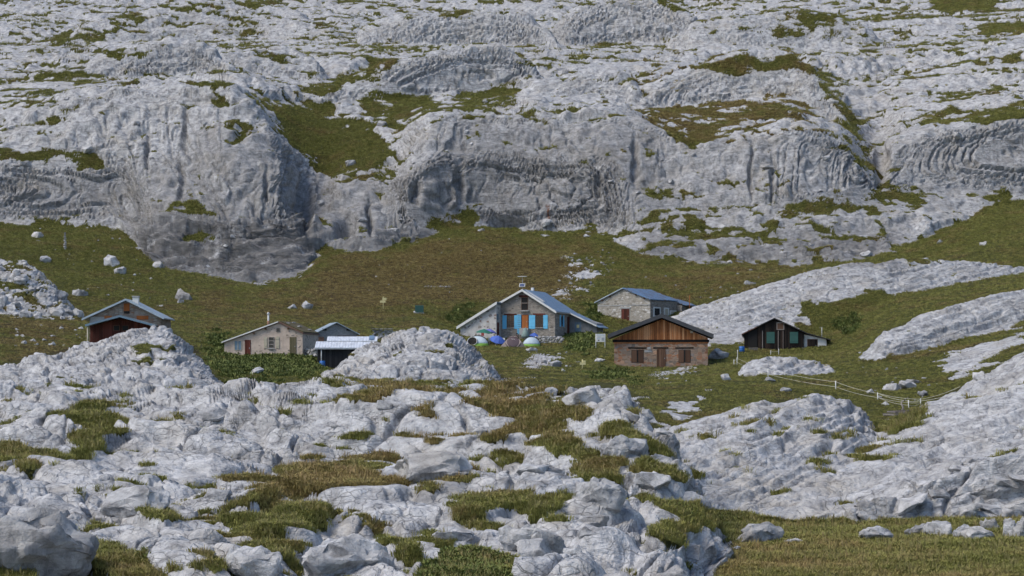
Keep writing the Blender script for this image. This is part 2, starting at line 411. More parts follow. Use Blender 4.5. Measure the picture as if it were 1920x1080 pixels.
for n, (nm, h) in enumerate(LAYERS):
    DEFAULT_TURF[n + 1] = {'knoll': -.30, 'slab_dome': -.30, 'slab_ramp': -.28, 'slab_front': -.5, 'mid_mound': -.36, 'left_mound': -.40,
                           'far_strip': -.42, 'far_hill': -.34, 'low_slab': -.4, 'left_crag': -.02, 'ridge': -.10}[nm]

fX, fY, fZ = (a.ravel().astype(np.float32) for a in (Xg, Yg, Zg))
nx0, ny0, nz0 = (a.ravel().astype(np.float32) for a in grid_normals(Xg, Yg, Zg))
px_m = (F_PX / fY).astype(np.float32)               # photo pixels per metre

tb = np.array([DEFAULT_TURF[i] for i in range(len(LAYERS) + 1)], np.float32)[Ig]
up = sstep(-6, 2, Yg - row_cliff[None, :])
tb = np.where(Ig == 0, tb * (1 - up) + (-.11) * up, tb)
tb = gblur(gblur(tb, 2.0, 0), 2.0, 1)
jit = (46 * fbm(fX / 6, fY / 6, fZ / 6, 3, 3)) * np.clip(px_m / 14, .5, 2.2)
jit2 = (30 * fbm(fX / 5 + 40, fY / 5, fZ / 5, 3, 4)) * np.clip(px_m / 14, .5, 2.2)
uu, vv = Ug.ravel() + jit, Vg.ravel() + jit2 * .6
Gm, Gw = patches(0, TURF, 2.5)
gw = lookup(Gw, uu, vv); gv = lookup(Gm, uu, vv)
bias = tb.ravel() * (1 - gw) + gv
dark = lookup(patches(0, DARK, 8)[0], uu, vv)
dry = lookup(patches(0, DRY, 12)[0], uu, vv)

# ------------------------------------------------------------------ bedding, joints and runnels cut into the limestone
names = ['base'] + [l[0] for l in LAYERS]
def layer_weight(keys, sig=2.0):
    m = np.isin(Ig, [i for i, n in enumerate(names) if n in keys]).astype(np.float32)
    return gblur(gblur(m, sig, 0), sig, 1).ravel()
wK = layer_weight(('knoll', 'slab_front'))
wS = layer_weight(('slab_dome', 'slab_ramp', 'far_hill', 'far_strip', 'low_slab'))
wM = layer_weight(('mid_mound', 'left_mound', 'left_crag'))
far = sstep(338, 356, fY).astype(np.float32)
steep = sstep(.22, .62, 1 - nz0)
wC = far * steep                                     # cliff faces
wP = far * (1 - steep)                               # pavement above
tilt = np.interp(fX / fY * F_PX + 960, [0, 500, 1000, 1300, 1500, 1920], [-.10, -.07, .0, .14, .20, .22]).astype(np.float32)
tilt = tilt * (1 - .75 * far)
hb = fZ - tilt * fX                                  # height across the bedding
big = fbm(fX / 14, fY / 14, fZ / 14, 3, 20)
big_far = fbm(fX / 34, fY / 34, fZ / 26, 3, 21)
mid = fbm(fX / 4.5, fY / 4.5, fZ / 3.6, 4, 31, .45)
rock0 = sstep(.30, -.12, bias + .22 * fbm(fX / 3, fY / 3, fZ / 3, 3, 55))

# bedding steps: treads and risers
def steps(T, seed, lo=.5, hi=.93, wob=.9, L=5.0):
    s = hb / T + wob * fbm(fX / (L * T), fY / (L * T), fZ / (L * T), 3, seed)
    i = np.floor(s); f = s - i
    g = sstep(lo, hi, f)
    on = sstep(-.18, .12, perlin(fX / (7 * T) + i * 3.7, fY / (7 * T), i * 1.31, seed + 5))
    return (g - f) * T * on, sstep(lo - .1, lo + .1, f) * on       # rise, how much of a riser
sA, fA = steps(1.5, 81); sB, fB = steps(.55, 82); sE, fE = steps(.34, 85, .45, .9, .55, 26.0); sF, fF = steps(.9, 86, .5, .93, .6, 14.0); sC, fC = steps(6.0, 83, .62, .95, 1.1, 3.0); sD, fD = steps(2.2, 84, .5, .95, .9, 9.0)
dz = (wK + .55 * wM) * (1.0 * sA + .75 * sB) + wS * (.9 * sF + .3 * sB + 1.5 * sE) + .5 * wK * sE + wP * (.3 * sC + .22 * sD) + far * sstep(.55, .85, dark) * (.9 * sD + .8 * sA) 

# joints: blocks with their own level and lean
wx, wy, wz = (perlin(fX / 2.6, fY / 2.6, fZ / 2.6, s) for s in (61, 62, 63))
wPc = wP
def blocks(size, flat, seed, warp=.35, sharp=.05):
    k = 1.0 / size
    F1, F2, (r1, r2, r3), (ox, oy, oz) = worley((fX + wx * size * warp + .25 * fZ) * k, (fY + wy * size * warp) * k * (.85 - .6 * wPc), (hb + wz * size * warp * .5) * k * flat, seed)
    lev = (r1 - .5) + 1.3 * ((r2 - .5) * ox + (r3 - .5) * (oz + oy))
    e = F2 - F1
    return lev * sstep(0, .16, e), np.exp(-(e / sharp) ** 2 * .5)
l1, c1 = blocks(4.2, np.where(far > .5, .55, 1.5).astype(np.float32), 71)
l2, c2 = blocks(1.7, np.where(far > .5, .7, 1.7).astype(np.float32), 72)
l0, c0 = blocks(15., np.where(far > .5, .5, 1.5).astype(np.float32), 74, .3, .06)
near = fY < 215
l3 = np.zeros_like(fX); c3 = np.zeros_like(fX)
keep = (fX, fY, fZ, hb, wx, wy, wz)
fX, fY, fZ, hb, wx, wy, wz = (a[near] for a in keep); wPc = wP[near]
l3[near], c3[near] = blocks(.7, 1.6, 73, .3, .06)
fX, fY, fZ, hb, wx, wy, wz = keep

# whalebacks: rounded backs with creases between them
def billow(L, W, th, seed, z=0.0):
    ca, sa = math.cos(th), math.sin(th)
    n = perlin((fX * ca + fY * sa) / L + .25 * wx, (-fX * sa + fY * ca) / W + .25 * wy, fZ * z, seed)
    return np.sqrt(n * n + .0009) * 2, np.exp(-(n / .05) ** 2)
w1, k1 = billow(11, 5.5, -.55, 131); w2, k2 = billow(4.2, 2.0, -.45, 132)
w3, k3 = billow(75, 42, -.30, 133); w4, k4 = billow(26, 16, -.25, 134)
v1, m1 = billow(8, 4, .35, 135)
# runnels down the steep faces, grooves along the dip on the slabs
ridgeN = lambda n: 1 - np.abs(n) * 2
rmask = sstep(-.25, .2, perlin(fX / 9, fY / 9, fZ / 9, 97))
run1 = ridgeN(perlin(fX / 1.6 + .5 * wx, fY / 1.6, fZ / 16, 91)); run2 = ridgeN(perlin(fX / .55, fY / .7, fZ / 6, 92))
grv = ridgeN(perlin(fX / 3.2, fY / 1.1 + fX * .12, hb / .5, 95)); grv2 = ridgeN(perlin(fX / .8 + .3 * wx, fY / 2.5, hb / 2.0, 96))
shK = .25 + .75 * sstep(-.12, .22, perlin(fX / 6, fY / 6, fZ / 6, 94))
rockK = .45 * big + .10 * mid + .24 * l1 - .50 * c1 + 1.1 * w1 + .35 * w2 + shK * (.10 * l2 - .22 * c2 + .03 * l3 - .05 * c3) - .5 + steep * .05 * run2
rockM = .55 * big + .18 * mid + .42 * l1 - .55 * c1 + .28 * w1 + .2 * w2 - .15 + .14 * l2 - .22 * c2 + .04 * l3 - .06 * c3 + steep * (.06 * run1 + .04 * run2)
rockB = .25 * big + .08 * mid + .10 * l1 - .14 * c1 + .10 * w1
rockS = .40 * big + .14 * v1 + .04 * mid + .05 * l1 - .16 * c1 - .08 * c2 + .10 * grv + .03 * grv2
shat = sstep(-.05, .30, perlin(fX / 17, fY / 17, fZ / 13, 98)) * .85 + .15
def beds(T, seed):                                   # courses that stand out at the top and fall back below
    q = hb / T + .5 * fbm(fX / (6 * T), fY / (6 * T), fZ / (6 * T), 2, seed)
    q = q - np.floor(q)
    return sstep(0, .8, q) - sstep(.88, 1.0, q)
bed1, bed2 = beds(2.4, 87), beds(.9, 88)
FLUTE = [(1,[(1330,260),(1500,240),(1520,330),(1480,395),(1380,390),(1300,330)]), (.8,[(120,200),(350,190),(420,260),(340,330),(190,310)]), (.9,[(690,15),(1040,20),(1040,85),(720,85)]), (.8,[(1060,-5),(1280,0),(1280,70),(1070,85)]),
         (.6,[(-40,310),(350,315),(350,410),(-40,410)]), (.8,[(740,115),(960,90),(1000,150),(760,190)]), (.08,[(1660,230),(1960,215),(1960,350),(1660,340)]), (.5,[(270,75),(410,90),(400,140),(180,140)])]
flute = lookup(patches(0, FLUTE, 6)[0], uu, vv) * far * np.maximum(steep, .35)
CLEFT = [(648,424,20,26,4.5),(862,350,9,40,1.8),(955,410,34,9,3.0),(572,385,12,60,3.0),(352,255,5,45,1.6),(280,292,4,45,1.4),(692,410,5,36,1.8),(345,345,6,40,1.4),(780,372,9,34,1.8),(1655,310,14,40,3.0),(1190,300,7,40,1.6),(1120,345,6,30,1.2),(1410,320,4,50,1.4),(1446,330,4,50,1.4),(500,350,5,30,1.2)]
cleft = np.zeros_like(fX)
for (cu, cv, ru, rv, cd) in CLEFT:
    q2 = ((uu * .35 + Ug.ravel() * .65 - cu) / ru) ** 2 + ((vv * .35 + Vg.ravel() * .65 - cv) / rv) ** 2
    cleft += cd * np.exp(-q2 * q2)
cleft *= (fY > 365) & (fY < 440)
strata = far * sstep(.55, .85, dark)
rockC = 2.2 * big_far + .7 * big + .14 * mid + 1.1 * l0 - .9 * c0 + shat * (.55 * l1 - .7 * c1 + .20 * l2 - .25 * c2) + rmask * (.10 * run1 + .07 * run2) + .08 * bed1 + .4 * w4 \
        + strata * (.9 * bed1 + .45 * bed2) + flute * (.26 * run1 + .14 * run2) - cleft
rockP = .5 * big_far + .35 * big + 3.2 * w3 + .8 * w4 - 1.0 + .15 * l0 - .35 * c0 + shat * (.14 * l1 - .22 * c1) + .06 * perlin(fX / 1.2, fY / 9, fZ / 3, 99) + flute * .3 * run1 - cleft + strata * (.9 * bed1 + .45 * bed2)
wB = np.clip(1 - wK - wS - wM - wC - wP, 0, 1)
rockd = wK * rockK + wM * rockM + wS * rockS + wC * rockC + wP * rockP + wB * rockB
turfd = .20 * fbm(fX / 3.5, fY / 3.5, fZ / 3.5, 4, 41) + .3 * big + far * 1.2 * big_far
flatten = np.zeros_like(fX)                          # ground is quiet under the huts
PADS = [(232,230,9),(493,232,8),(622,240,7),(640,224,6),(985,294,14),(1205,322,10),(1240,244,10),(1470,264,10)]
for (pu, pY, pr) in PADS:
    dX = fX - (pu - 960) / F_PX * pY; dY = fY - pY
    flatten = np.maximum(flatten, sstep(pr + 5, pr - 1, np.sqrt(dX * dX + dY * dY)))
quiet = (1 - .92 * flatten) * np.where(Vg.ravel() > 1300, .3, 1.0)
hid = np.clip((Vg - np.minimum.accumulate(Vg, axis=0)) / 14, 0, 1)
quiet = quiet * (1 - .7 * gblur(gblur(hid, 2.0, 0), 2.0, 1).ravel())
disp = (rock0 * rockd + (1 - rock0) * turfd) * quiet
dz = dz * rock0 * quiet
pX, pY_, pZ = fX + nx0 * disp, fY + ny0 * disp, fZ + nz0 * disp + dz
X3, Y3, Z3 = (a.reshape(NR, NC) for a in (pX, pY_, pZ))
nx, ny, nz = (a.ravel() for a in grid_normals(X3, Y3, Z3))

# turf settles on treads and in hollows
nzs = gblur(gblur(nz.reshape(NR, NC), 1.2, 0), 1.2, 1).ravel()
riser = (wK + wM) * np.maximum(fA, .6 * fB) + wS * (.5 * fF + .4 * fE) + wP * np.maximum(fC, .7 * fD)
ft = fbm(fX / 3.2, fY / 2.4, fZ / 1.6, 5, 55, .6) * (1 - far) + far * fbm(fX / 6.5, fY / 5, fZ / 3.2, 5, 56, .6)
small = (bias < .5)
turf = bias + .72 * ft + .3 * fbm(fX / 11, fY / 11, fZ / 9, 2, 57) \
       + small * (.55 * (nzs - .80) - .22 * riser + .16 * np.maximum(c1, .8 * c2) - .20 * (l2 + .7 * l1) - .22 * wC + .30 * (wK + wM) * np.maximum(k1, .7 * k2) + .28 * wP * np.maximum(k3, k4) - .10)
turf_s = sstep(.02, .20, turf)
pZ = pZ + .10 * turf_s * rock0 * np.clip(14 / px_m, .5, 1.5)       # the sod stands a little proud of the stone
Z3 = pZ.reshape(NR, NC)
nx, ny, nz = (a.ravel() for a in grid_normals(X3, Y3, Z3))

# ---- terrain as a place one can ask for its height
def ground(x, y):
    a = x / y * F_PX + 960
    j = min(float(np.interp(a, U, np.arange(NC))), NC - 1.001); j0 = int(j); t = j - j0
    z0 = np.interp(y, Y3[:, j0], Z3[:, j0]); z1 = np.interp(y, Y3[:, j0 + 1], Z3[:, j0 + 1])
    return float(z0 * (1 - t) + z1 * t)

def seen(u, v):
    """first place of the terrain met by the sight line through photo pixel (u, v)"""
    j = int(round(float(np.interp(u, U, np.arange(NC)))))
    vcol = HZ - Z3[:, j] * F_PX / Y3[:, j]
    k = np.argmax(vcol <= v)
    return at(u, v, float(Y3[k, j]))
# ------------------------------------------------------------------ materials
class NT:
    def __init__(s, name):
        s.m = bpy.data.materials.new(name); s.m.use_nodes = True
        s.t = s.m.node_tree; s.b = s.t.nodes['Principled BSDF']
    def n(s, typ, **kw):
        n = s.t.nodes.new(typ)
        for k, v in kw.items():
            if k[0] == '_': setattr(n, k[1:], v)
            else:
                key = int(k[1:]) if k[0] == 'i' and k[1:].isdigit() else k
                if hasattr(v, 'is_output') or isinstance(v, bpy.types.NodeSocket): s.t.links.new(v, n.inputs[key])
                else: n.inputs[key].default_value = v
        return n
    def noise(s, vec, scale, detail=3.0, rough=.55, dist=0.0):
        return s.n('ShaderNodeTexNoise', Vector=vec, Scale=scale, Detail=detail, Roughness=rough, Distortion=dist).outputs[0]
    def mapping(s, vec, scale, rot=(0,0,0)):
        return s.n('ShaderNodeMapping', Vector=vec, Scale=scale, Rotation=rot).outputs[0]
    def math(s, op, a, b=0.0, c=None, clamp=False):
        k = dict(i0=a, i1=b)
        if c is not None: k['i2'] = c
        return s.n('ShaderNodeMath', _operation=op, _use_clamp=clamp, **k).outputs[0]
    def ramp(s, fac, stops):
        r = s.n('ShaderNodeValToRGB', Fac=fac)
        e = r.color_ramp.elements
        while len(e) < len(stops): e.new(.5)
        for el, (p, c) in zip(e, stops):
            el.position = p; el.color = (*c, 1) if len(c) == 3 else c
        return r.outputs[0]
    def step(s, x, a, b):
        return s.n('ShaderNodeMapRange', _interpolation_type='SMOOTHSTEP', i0=x, i1=a, i2=b).outputs[0]
    def mix(s, f, a, b, mode='MIX'):
        n = s.t.nodes.new('ShaderNodeMix'); n.data_type = 'RGBA'; n.blend_type = mode
        for key, v in ((0, f), (6, a), (7, b)):
            if isinstance(v, bpy.types.NodeSocket): s.t.links.new(v, n.inputs[key])
            else: n.inputs[key].default_value = v if key == 0 else ((*v, 1) if len(v) == 3 else v)
        return n.outputs[2]
    def bump(s, h, strength, dist, normal=None):
        k = dict(Height=h, Strength=strength, Distance=dist)
        if normal is not None: k['Normal'] = normal
        return s.n('ShaderNodeBump', **k).outputs[0]
    def attr(s, name, out='Fac'):
        return s.n('ShaderNodeAttribute', _attribute_name=name).outputs[out]
    def set(s, key, v):
        if isinstance(v, bpy.types.NodeSocket): s.t.links.new(v, s.b.inputs[key])
        else: s.b.inputs[key].default_value = (*v, 1) if key == 'Base Color' and len(v) == 3 else v

def rock_colour(t, vec, dark=None, bed=None):
    """limestone: pale blue-grey, weathered beige, dark lichen, hairline joints along and across the beds"""
    n1 = t.noise(vec, .20, 5, .6); n2 = t.noise(vec, 1.1, 5, .68); n3 = t.noise(vec, 6, 3, .7)
    col = t.ramp(n2, [(.31, (.18,.18,.182)), (.45, (.38,.38,.385)), (.62, (.55,.55,.553))])
    col = t.mix(t.step(n1, .46, .70), col, t.mix(.5, col, (.42,.385,.335)))
    st = t.noise(t.mapping(vec, (1.3, 1.3, .10)), 1.0, 6, .68)       # streaks of wash-down
    nrm = t.n('ShaderNodeNewGeometry').outputs['Normal']
    nzv = t.n('ShaderNodeSeparateXYZ', Vector=nrm).outputs[2]
    wall = t.step(nzv, .75, .35)
    stf = t.math('MULTIPLY', t.step(st, .47, .70), wall)
    col = t.mix(t.math('MULTIPLY', stf, .72), col, (.125,.127,.135))
    col = t.mix(t.math('MULTIPLY', t.step(n3, .58, .74), .5), col, (.12,.12,.12))
    # hairline joints
    xyz = t.n('ShaderNodeSeparateXYZ', Vector=vec)
    bz = bed if bed is not None else xyz.outputs[2]
    wv = t.math('MULTIPLY', t.noise(vec, .5, 3, .5), 1.6)
    hv = t.n('ShaderNodeCombineXYZ', X=t.math('MULTIPLY', xyz.outputs[0], .22), Y=t.math('MULTIPLY', xyz.outputs[1], .22), Z=t.math('ADD', t.math('MULTIPLY', bz, 2.6), wv)).outputs[0]
    hn = t.noise(hv, 1.0, 4, .65)
    col = t.mix(t.math('MULTIPLY', t.step(hn, .52, .62), .36), col, (.17,.17,.175))
    l1_ = t.step(t.math('ABSOLUTE', t.math('SUBTRACT', hn, .5)), .017, .0)
    vv2 = t.n('ShaderNodeVectorMath', _operation='ADD', i0=vec, i1=t.n('ShaderNodeVectorMath', _operation='SCALE', i0=t.n('ShaderNodeTexNoise', Vector=vec, Scale=.7).outputs[1], Scale=1.3).outputs[0]).outputs[0]
    ed1 = t.n('ShaderNodeTexVoronoi', _feature='DISTANCE_TO_EDGE', Vector=t.mapping(vv2, (.42, .34, .8), (0, .2, .4)), Scale=1.0).outputs['Distance']
    ed2 = t.n('ShaderNodeTexVoronoi', _feature='DISTANCE_TO_EDGE', Vector=t.mapping(vv2, (1.5, 1.1, 2.4), (0, .15, .2)), Scale=1.0).outputs['Distance']
    gate = t.step(t.noise(vec, .45, 3, .6), .42, .58)
    cr = t.math('MAXIMUM', t.math('MULTIPLY', l1_, .12), t.math('MAXIMUM', t.math('MULTIPLY', t.step(ed1, .014, .002), t.step(t.noise(vec, .3, 2, .5), .50, .62)), t.math('MULTIPLY', t.math('MULTIPLY', t.step(ed2, .032, .006), gate), .75)))
    col = t.mix(t.math('MULTIPLY', cr, .34), col, (.055,.055,.05))
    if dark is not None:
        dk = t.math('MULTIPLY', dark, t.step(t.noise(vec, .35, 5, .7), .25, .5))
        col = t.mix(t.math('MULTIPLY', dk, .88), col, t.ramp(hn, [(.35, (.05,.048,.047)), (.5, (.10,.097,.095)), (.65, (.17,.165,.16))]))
    return col, hn, cr

def turf_colour(t, vec, dry):
    g1 = t.noise(vec, .16, 4, .6); g2 = t.noise(vec, .9, 4, .65); g3 = t.noise(vec, 5, 3, .7)
    green = t.ramp(g3, [(.25, (.030,.033,.008)), (.5, (.082,.084,.019)), (.78, (.15,.145,.04))])
    brown = t.ramp(g3, [(.25, (.036,.023,.009)), (.5, (.078,.054,.019)), (.78, (.140,.105,.042))])
    f = t.math('ADD', t.math('MULTIPLY', dry, .55), t.math('ADD', t.math('MULTIPLY', g1, 1.6), t.math('MULTIPLY', g2, .7)))
    return t.mix(t.step(f, 1.08, 1.62), green, brown), g2, g3

def make_terrain_mat():
    t = NT('limestone_and_turf')
    vec = t.n('ShaderNodeTexCoord').outputs['Object']
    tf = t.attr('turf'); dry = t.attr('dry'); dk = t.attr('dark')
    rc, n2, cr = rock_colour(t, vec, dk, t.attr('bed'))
    tc, g2, g3 = turf_colour(t, vec, dry)
    br = t.math('ADD', tf, t.math('MULTIPLY', t.math('SUBTRACT', t.noise(vec, 2.6, 4, .7), .5), 1.1))
    f = t.step(br, .38, .58)
    # rust stain on the cliff face
    col = t.mix(f, rc, tc)
    st = t.attr('rust')
    col = t.mix(t.math('MULTIPLY', st, t.step(t.noise(t.mapping(vec, (3,3,.4)), 1.0, 4, .6), .35, .6)), col, (.16,.06,.025))
    t.set('Base Color', col)
    t.set('Roughness', .93); t.set('Specular IOR Level', .2)
    hr = t.math('ADD', t.math('MULTIPLY', t.noise(t.mapping(vec, (.7, 1.0, 2.4), (0, .2, 0)), 1.0, 5, .68), .8), t.math('MULTIPLY', t.noise(t.mapping(vec, (3, 3, .4)), 1.0, 4, .6), .25))
    hg = t.math('ADD', t.noise(vec, 6, 4, .75), g2)
    hr = t.math('SUBTRACT', t.math('ADD', hr, t.math('MULTIPLY', n2, .9)), t.math('MULTIPLY', cr, .22))
    h = t.n('ShaderNodeMix', _data_type='FLOAT', i0=f, i2=hr, i3=hg).outputs[0]
    t.set('Normal', t.bump(h, .95, .5))
    return t.m
MAT_TERRAIN = make_terrain_mat()

def make_stone_mat():
    t = NT('limestone')
    oi = t.n('ShaderNodeObjectInfo')
    vec = t.n('ShaderNodeNewGeometry').outputs['Position']
    rc, n2, cr = rock_colour(t, vec)
    rc = t.mix(1.0, rc, t.ramp(oi.outputs['Random'], [(0, (.80,.80,.80)), (1, (1.12,1.12,1.12))]), 'MULTIPLY')
    t.set('Base Color', rc); t.set('Roughness', .93); t.set('Specular IOR Level', .2)
    t.set('Normal', t.bump(t.noise(vec, 3.0, 6, .7), .8, .25))
    return t.m
MAT_STONE = make_stone_mat()

# ------------------------------------------------------------------ terrain meshes
def grid_mesh(name, facemask, smooth=True):
    idx = np.arange(NR * NC).reshape(NR, NC)
    q = np.stack([idx[:-1, :-1], idx[:-1, 1:], idx[1:, 1:], idx[1:, :-1]], -1).reshape(-1, 4)[facemask.ravel()]
    used = np.unique(q)
    remap = np.full(NR * NC, -1, np.int64); remap[used] = np.arange(len(used))
    q = remap[q]
    me = bpy.data.meshes.new(name)
    me.vertices.add(len(used)); me.loops.add(q.size); me.polygons.add(len(q))
    co = np.stack([pX, pY_, pZ], -1)[used].astype(np.float32)
    me.vertices.foreach_set('co', co.ravel())
    me.loops.foreach_set('vertex_index', q.ravel().astype(np.int32))
    me.polygons.foreach_set('loop_start', np.arange(0, q.size, 4, dtype=np.int32))
    me.update(calc_edges=True)
    me.polygons.foreach_set('use_smooth', np.full(len(q), smooth))
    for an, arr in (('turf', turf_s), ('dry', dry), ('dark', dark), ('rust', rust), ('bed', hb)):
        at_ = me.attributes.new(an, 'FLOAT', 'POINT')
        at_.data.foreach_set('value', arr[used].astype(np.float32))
    # shared normals so that the sheets meet without a seam
    me.normals_split_custom_set_from_vertices(np.stack([nx, ny, nz], -1)[used].astype(np.float32))
    me.materials.append(MAT_TERRAIN)
    o = link(bpy.data.objects.new(name, me))
    o['kind'] = 'structure'
    return o

rust = (sstep(5, 1.5, np.abs(Ug.ravel() - 1027)) * sstep(380, 388, Vg.ravel()) * sstep(425, 405, Vg.ravel()) * (fY > 370)).astype(np.float32)
fc = (turf_s.reshape(NR, NC)[:-1, :-1] + turf_s.reshape(NR, NC)[1:, 1:]) / 2
fid = Ig[:-1, :-1]
tm = fc > .55
nm_arr = np.array(names)
near_ids = [i for i, n in enumerate(names) if n == 'knoll']
slab_ids = [i for i, n in enumerate(names) if n in ('slab_dome', 'slab_ramp', 'slab_front')]
mound_ids = [i for i, n in enumerate(names) if n in ('mid_mound', 'left_mound', 'low_slab', 'far_strip', 'far_hill', 'left_crag')]
isn, iss, ism = np.isin(fid, near_ids), np.isin(fid, slab_ids), np.isin(fid, mound_ids)
rest = ~(isn | iss | ism)
T = {}
T['meadow'] = grid_mesh('meadow', tm)
T['rock'] = grid_mesh('rock_terrain', ~tm & isn)
T['slab'] = grid_mesh('rock_slab_terrain', ~tm & iss)
T['mound'] = grid_mesh('rock_mound_terrain', ~tm & ism)
T['cliff'] = grid_mesh('cliff', ~tm & rest)

# ------------------------------------------------------------------ stones
def stone_mesh(seed, flat=.6, npts=18, rough=.05, sub=0, pw=.80):
    r = random.Random(seed)
    bm = bmesh.new()
    for _ in range(npts):
        d = Vector((r.gauss(0,1), r.gauss(0,1), r.gauss(0,1))).normalized()
        p = Vector([math.copysign(abs(c) ** pw, c) for c in d])
        p *= r.uniform(.80, 1.0) * .5 / max(.6, p.length / 1.1)
        p.z *= flat; p.y *= r.uniform(.8, 1.0)
        bm.verts.new(p)
    h = bmesh.ops.convex_hull(bm, input=bm.verts)
    bmesh.ops.delete(bm, geom=[g for g in h['geom_interior'] if isinstance(g, bmesh.types.BMVert)], context='VERTS')
    bmesh.ops.dissolve_limit(bm, angle_limit=math.radians(14), verts=bm.verts, edges=bm.edges)
    bmesh.ops.bevel(bm, geom=list(bm.edges), offset=.020, segments=2, profile=.6, affect='EDGES', clamp_overlap=True)
    bmesh.ops.triangulate(bm, faces=bm.faces)
    for _ in range(sub):
        bmesh.ops.subdivide_edges(bm, edges=[e for e in bm.edges if e.calc_length() > .09], cuts=1, use_grid_fill=True)
        bmesh.ops.triangulate(bm, faces=[f for f in bm.faces if len(f.verts) > 3])
    bm.normal_update()
    co = np.array([v.co for v in bm.verts], np.float32)
    n = fbm(co[:,0] * 4 + seed, co[:,1] * 4, co[:,2] * 4, 3, seed) * rough * 2 + np.abs(perlin(co[:,0] * 9, co[:,1] * 9 + seed, co[:,2] * 9, seed)) * -rough
    for v, d in zip(bm.verts, n):
        v.co += v.normal * float(d)
    me = bpy.data.meshes.new('stone')
    bm.to_mesh(me); bm.free()
    me.polygons.foreach_set('use_smooth', [True] * len(me.polygons))
    me.set_sharp_from_angle(angle=math.radians(38))
    me.materials.append(MAT_STONE)
    return me
STONES = [stone_mesh(s, f, sub=1) for s, f in ((1,.55),(2,.7),(3,.45),(4,.8),(5,.6),(6,.5),(7,.65),(8,.9),(9,.4),(10,.75))]

ROUND = [stone_mesh(s, f, 34, .075, 2, 1.0) for s, f in ((31,.7),(32,.6),(33,.8),(34,.5))]
def put_stone(name, pos, w, h, rz, d=None, tip=(0, 0), parent=None, k=None, name_mesh=None):
    me = name_mesh or STONES[(k if k is not None else random.randrange(len(STONES))) % len(STONES)]
    zz = max(v.co.z for v in me.vertices) - min(v.co.z for v in me.vertices)
    o = link(bpy.data.objects.new(name, me))
    o.location = pos
    o.scale = (w, d or w * random.uniform(.7, 1.0), h / zz)
    o.rotation_euler = (tip[0], tip[1], rz)
    if parent: o.parent = parent
    return o

# blocks that break out of the bedrock
visg = (Vg <= np.minimum.accumulate(Vg, axis=0) + 3) & (Vg < 1120) & (Ug > -60) & (Ug < 1980)
visf = visg.ravel()
def pick(mask, n):
    idx = np.flatnonzero(mask & visf)
    return idx[RNG.permutation(len(idx))[:n]]
def bed_blocks(parent, mask, n, s0, s1, flat=(.4, .75)):
    for i in pick(mask, n):
        w = s0 * (s1 / s0) ** (random.random() ** 1.6)
        h = w * random.uniform(*flat)
        tl = float(tilt[i])
        put_stone('stone', (pX[i], pY_[i], pZ[i] + h * random.uniform(-.12, .14)), w, h, random.choice((0, 3.14)) + random.gauss(0, .5),
                  tip=(random.gauss(0, .13), -tl + random.gauss(0, .12)), parent=parent)
on_rock = turf_s < .5
bed_blocks(T['rock'], on_rock & (wK > .6) & (fY < 130), 42, .6, 2.4, (.3, .5))
flank = (Ug.ravel() > 980) & (Ug.ravel() < 1300) & (Vg.ravel() > 730) & (fY < 118)
bed_blocks(T['rock'], flank & on_rock, 40, .8, 2.6, (.4, .75))
bed_blocks(T['slab'], on_rock & (layer_weight(('slab_front',)) > .4), 16, .8, 2.6, (.25, .45))
bed_blocks(T['mound'], (layer_weight(('left_crag',)) > .4), 110, .8, 2.8, (.6, 1.0))
bed_blocks(T['cliff'], on_rock & (wP > .5) & (fY < 560) & (Vg.ravel() > 130), 70, 1.0, 4.0, (.35, .7))

# ------------------------------------------------------------------ turf blades
def blade_mat(name, g0, g1, b0, b1):
    t = NT(name)
    oi = t.n('ShaderNodeObjectInfo')
    pos = t.n('ShaderNodeNewGeometry').outputs['Position']
    dry_ = t.n('ShaderNodeAttribute', _attribute_name='dry', _attribute_type='INSTANCER').outputs['Fac']
    green = t.mix(oi.outputs['Random'], g0, g1); brown = t.mix(oi.outputs['Random'], b0, b1)
    f = t.math('ADD', t.math('MULTIPLY', dry_, .55), t.math('ADD', t.math('MULTIPLY', t.noise(pos, .16, 4, .6), 1.6), t.math('MULTIPLY', t.noise(pos, .9, 4, .65), .7)))
    t.set('Base Color', t.mix(t.step(f, 1.08, 1.62), green, brown))
    t.set('Roughness', .8); t.set('Specular IOR Level', .25)
    return t.m
MAT_BLADE = blade_mat('grass_blades', (.115,.122,.028), (.30,.29,.082), (.18,.13,.042), (.38,.30,.12))
MAT_LEAF = blade_mat('weed_leaves', (.07,.092,.022), (.17,.20,.055), (.09,.10,.027), (.20,.20,.065))

def tuft(name, nbl, h, spread, width, mat, seed, droop=.5):
    r = random.Random(seed)
    vs, fs = [], []
    for _ in range(nbl):
        a = r.uniform(0, 6.283); rr = spread * r.random() ** .5
        bx, by = rr * math.cos(a), rr * math.sin(a)
        a2 = a + r.gauss(0, .7); hh = h * r.uniform(.5, 1.0); out = hh * droop * r.uniform(.2, 1.0)
        wx_, wy_ = -math.sin(a2) * width * .5, math.cos(a2) * width * .5
        k = len(vs)
        vs += [(bx - wx_ * .6, by - wy_ * .6, -.05), (bx + wx_ * .6, by + wy_ * .6, -.05),
               (bx + out * .35 * math.cos(a2) + wx_, by + out * .35 * math.sin(a2) + wy_, hh * .6), (bx + out * .35 * math.cos(a2) - wx_, by + out * .35 * math.sin(a2) - wy_, hh * .6),
               (bx + out * math.cos(a2), by + out * math.sin(a2), hh * r.uniform(.75, 1.0))]
        fs += [(k, k+1, k+2, k+3), (k+3, k+2, k+4)]
    me = bpy.data.meshes.new(name); me.from_pydata(vs, [], fs); me.materials.append(mat)
    return bpy.data.objects.new(name, me)

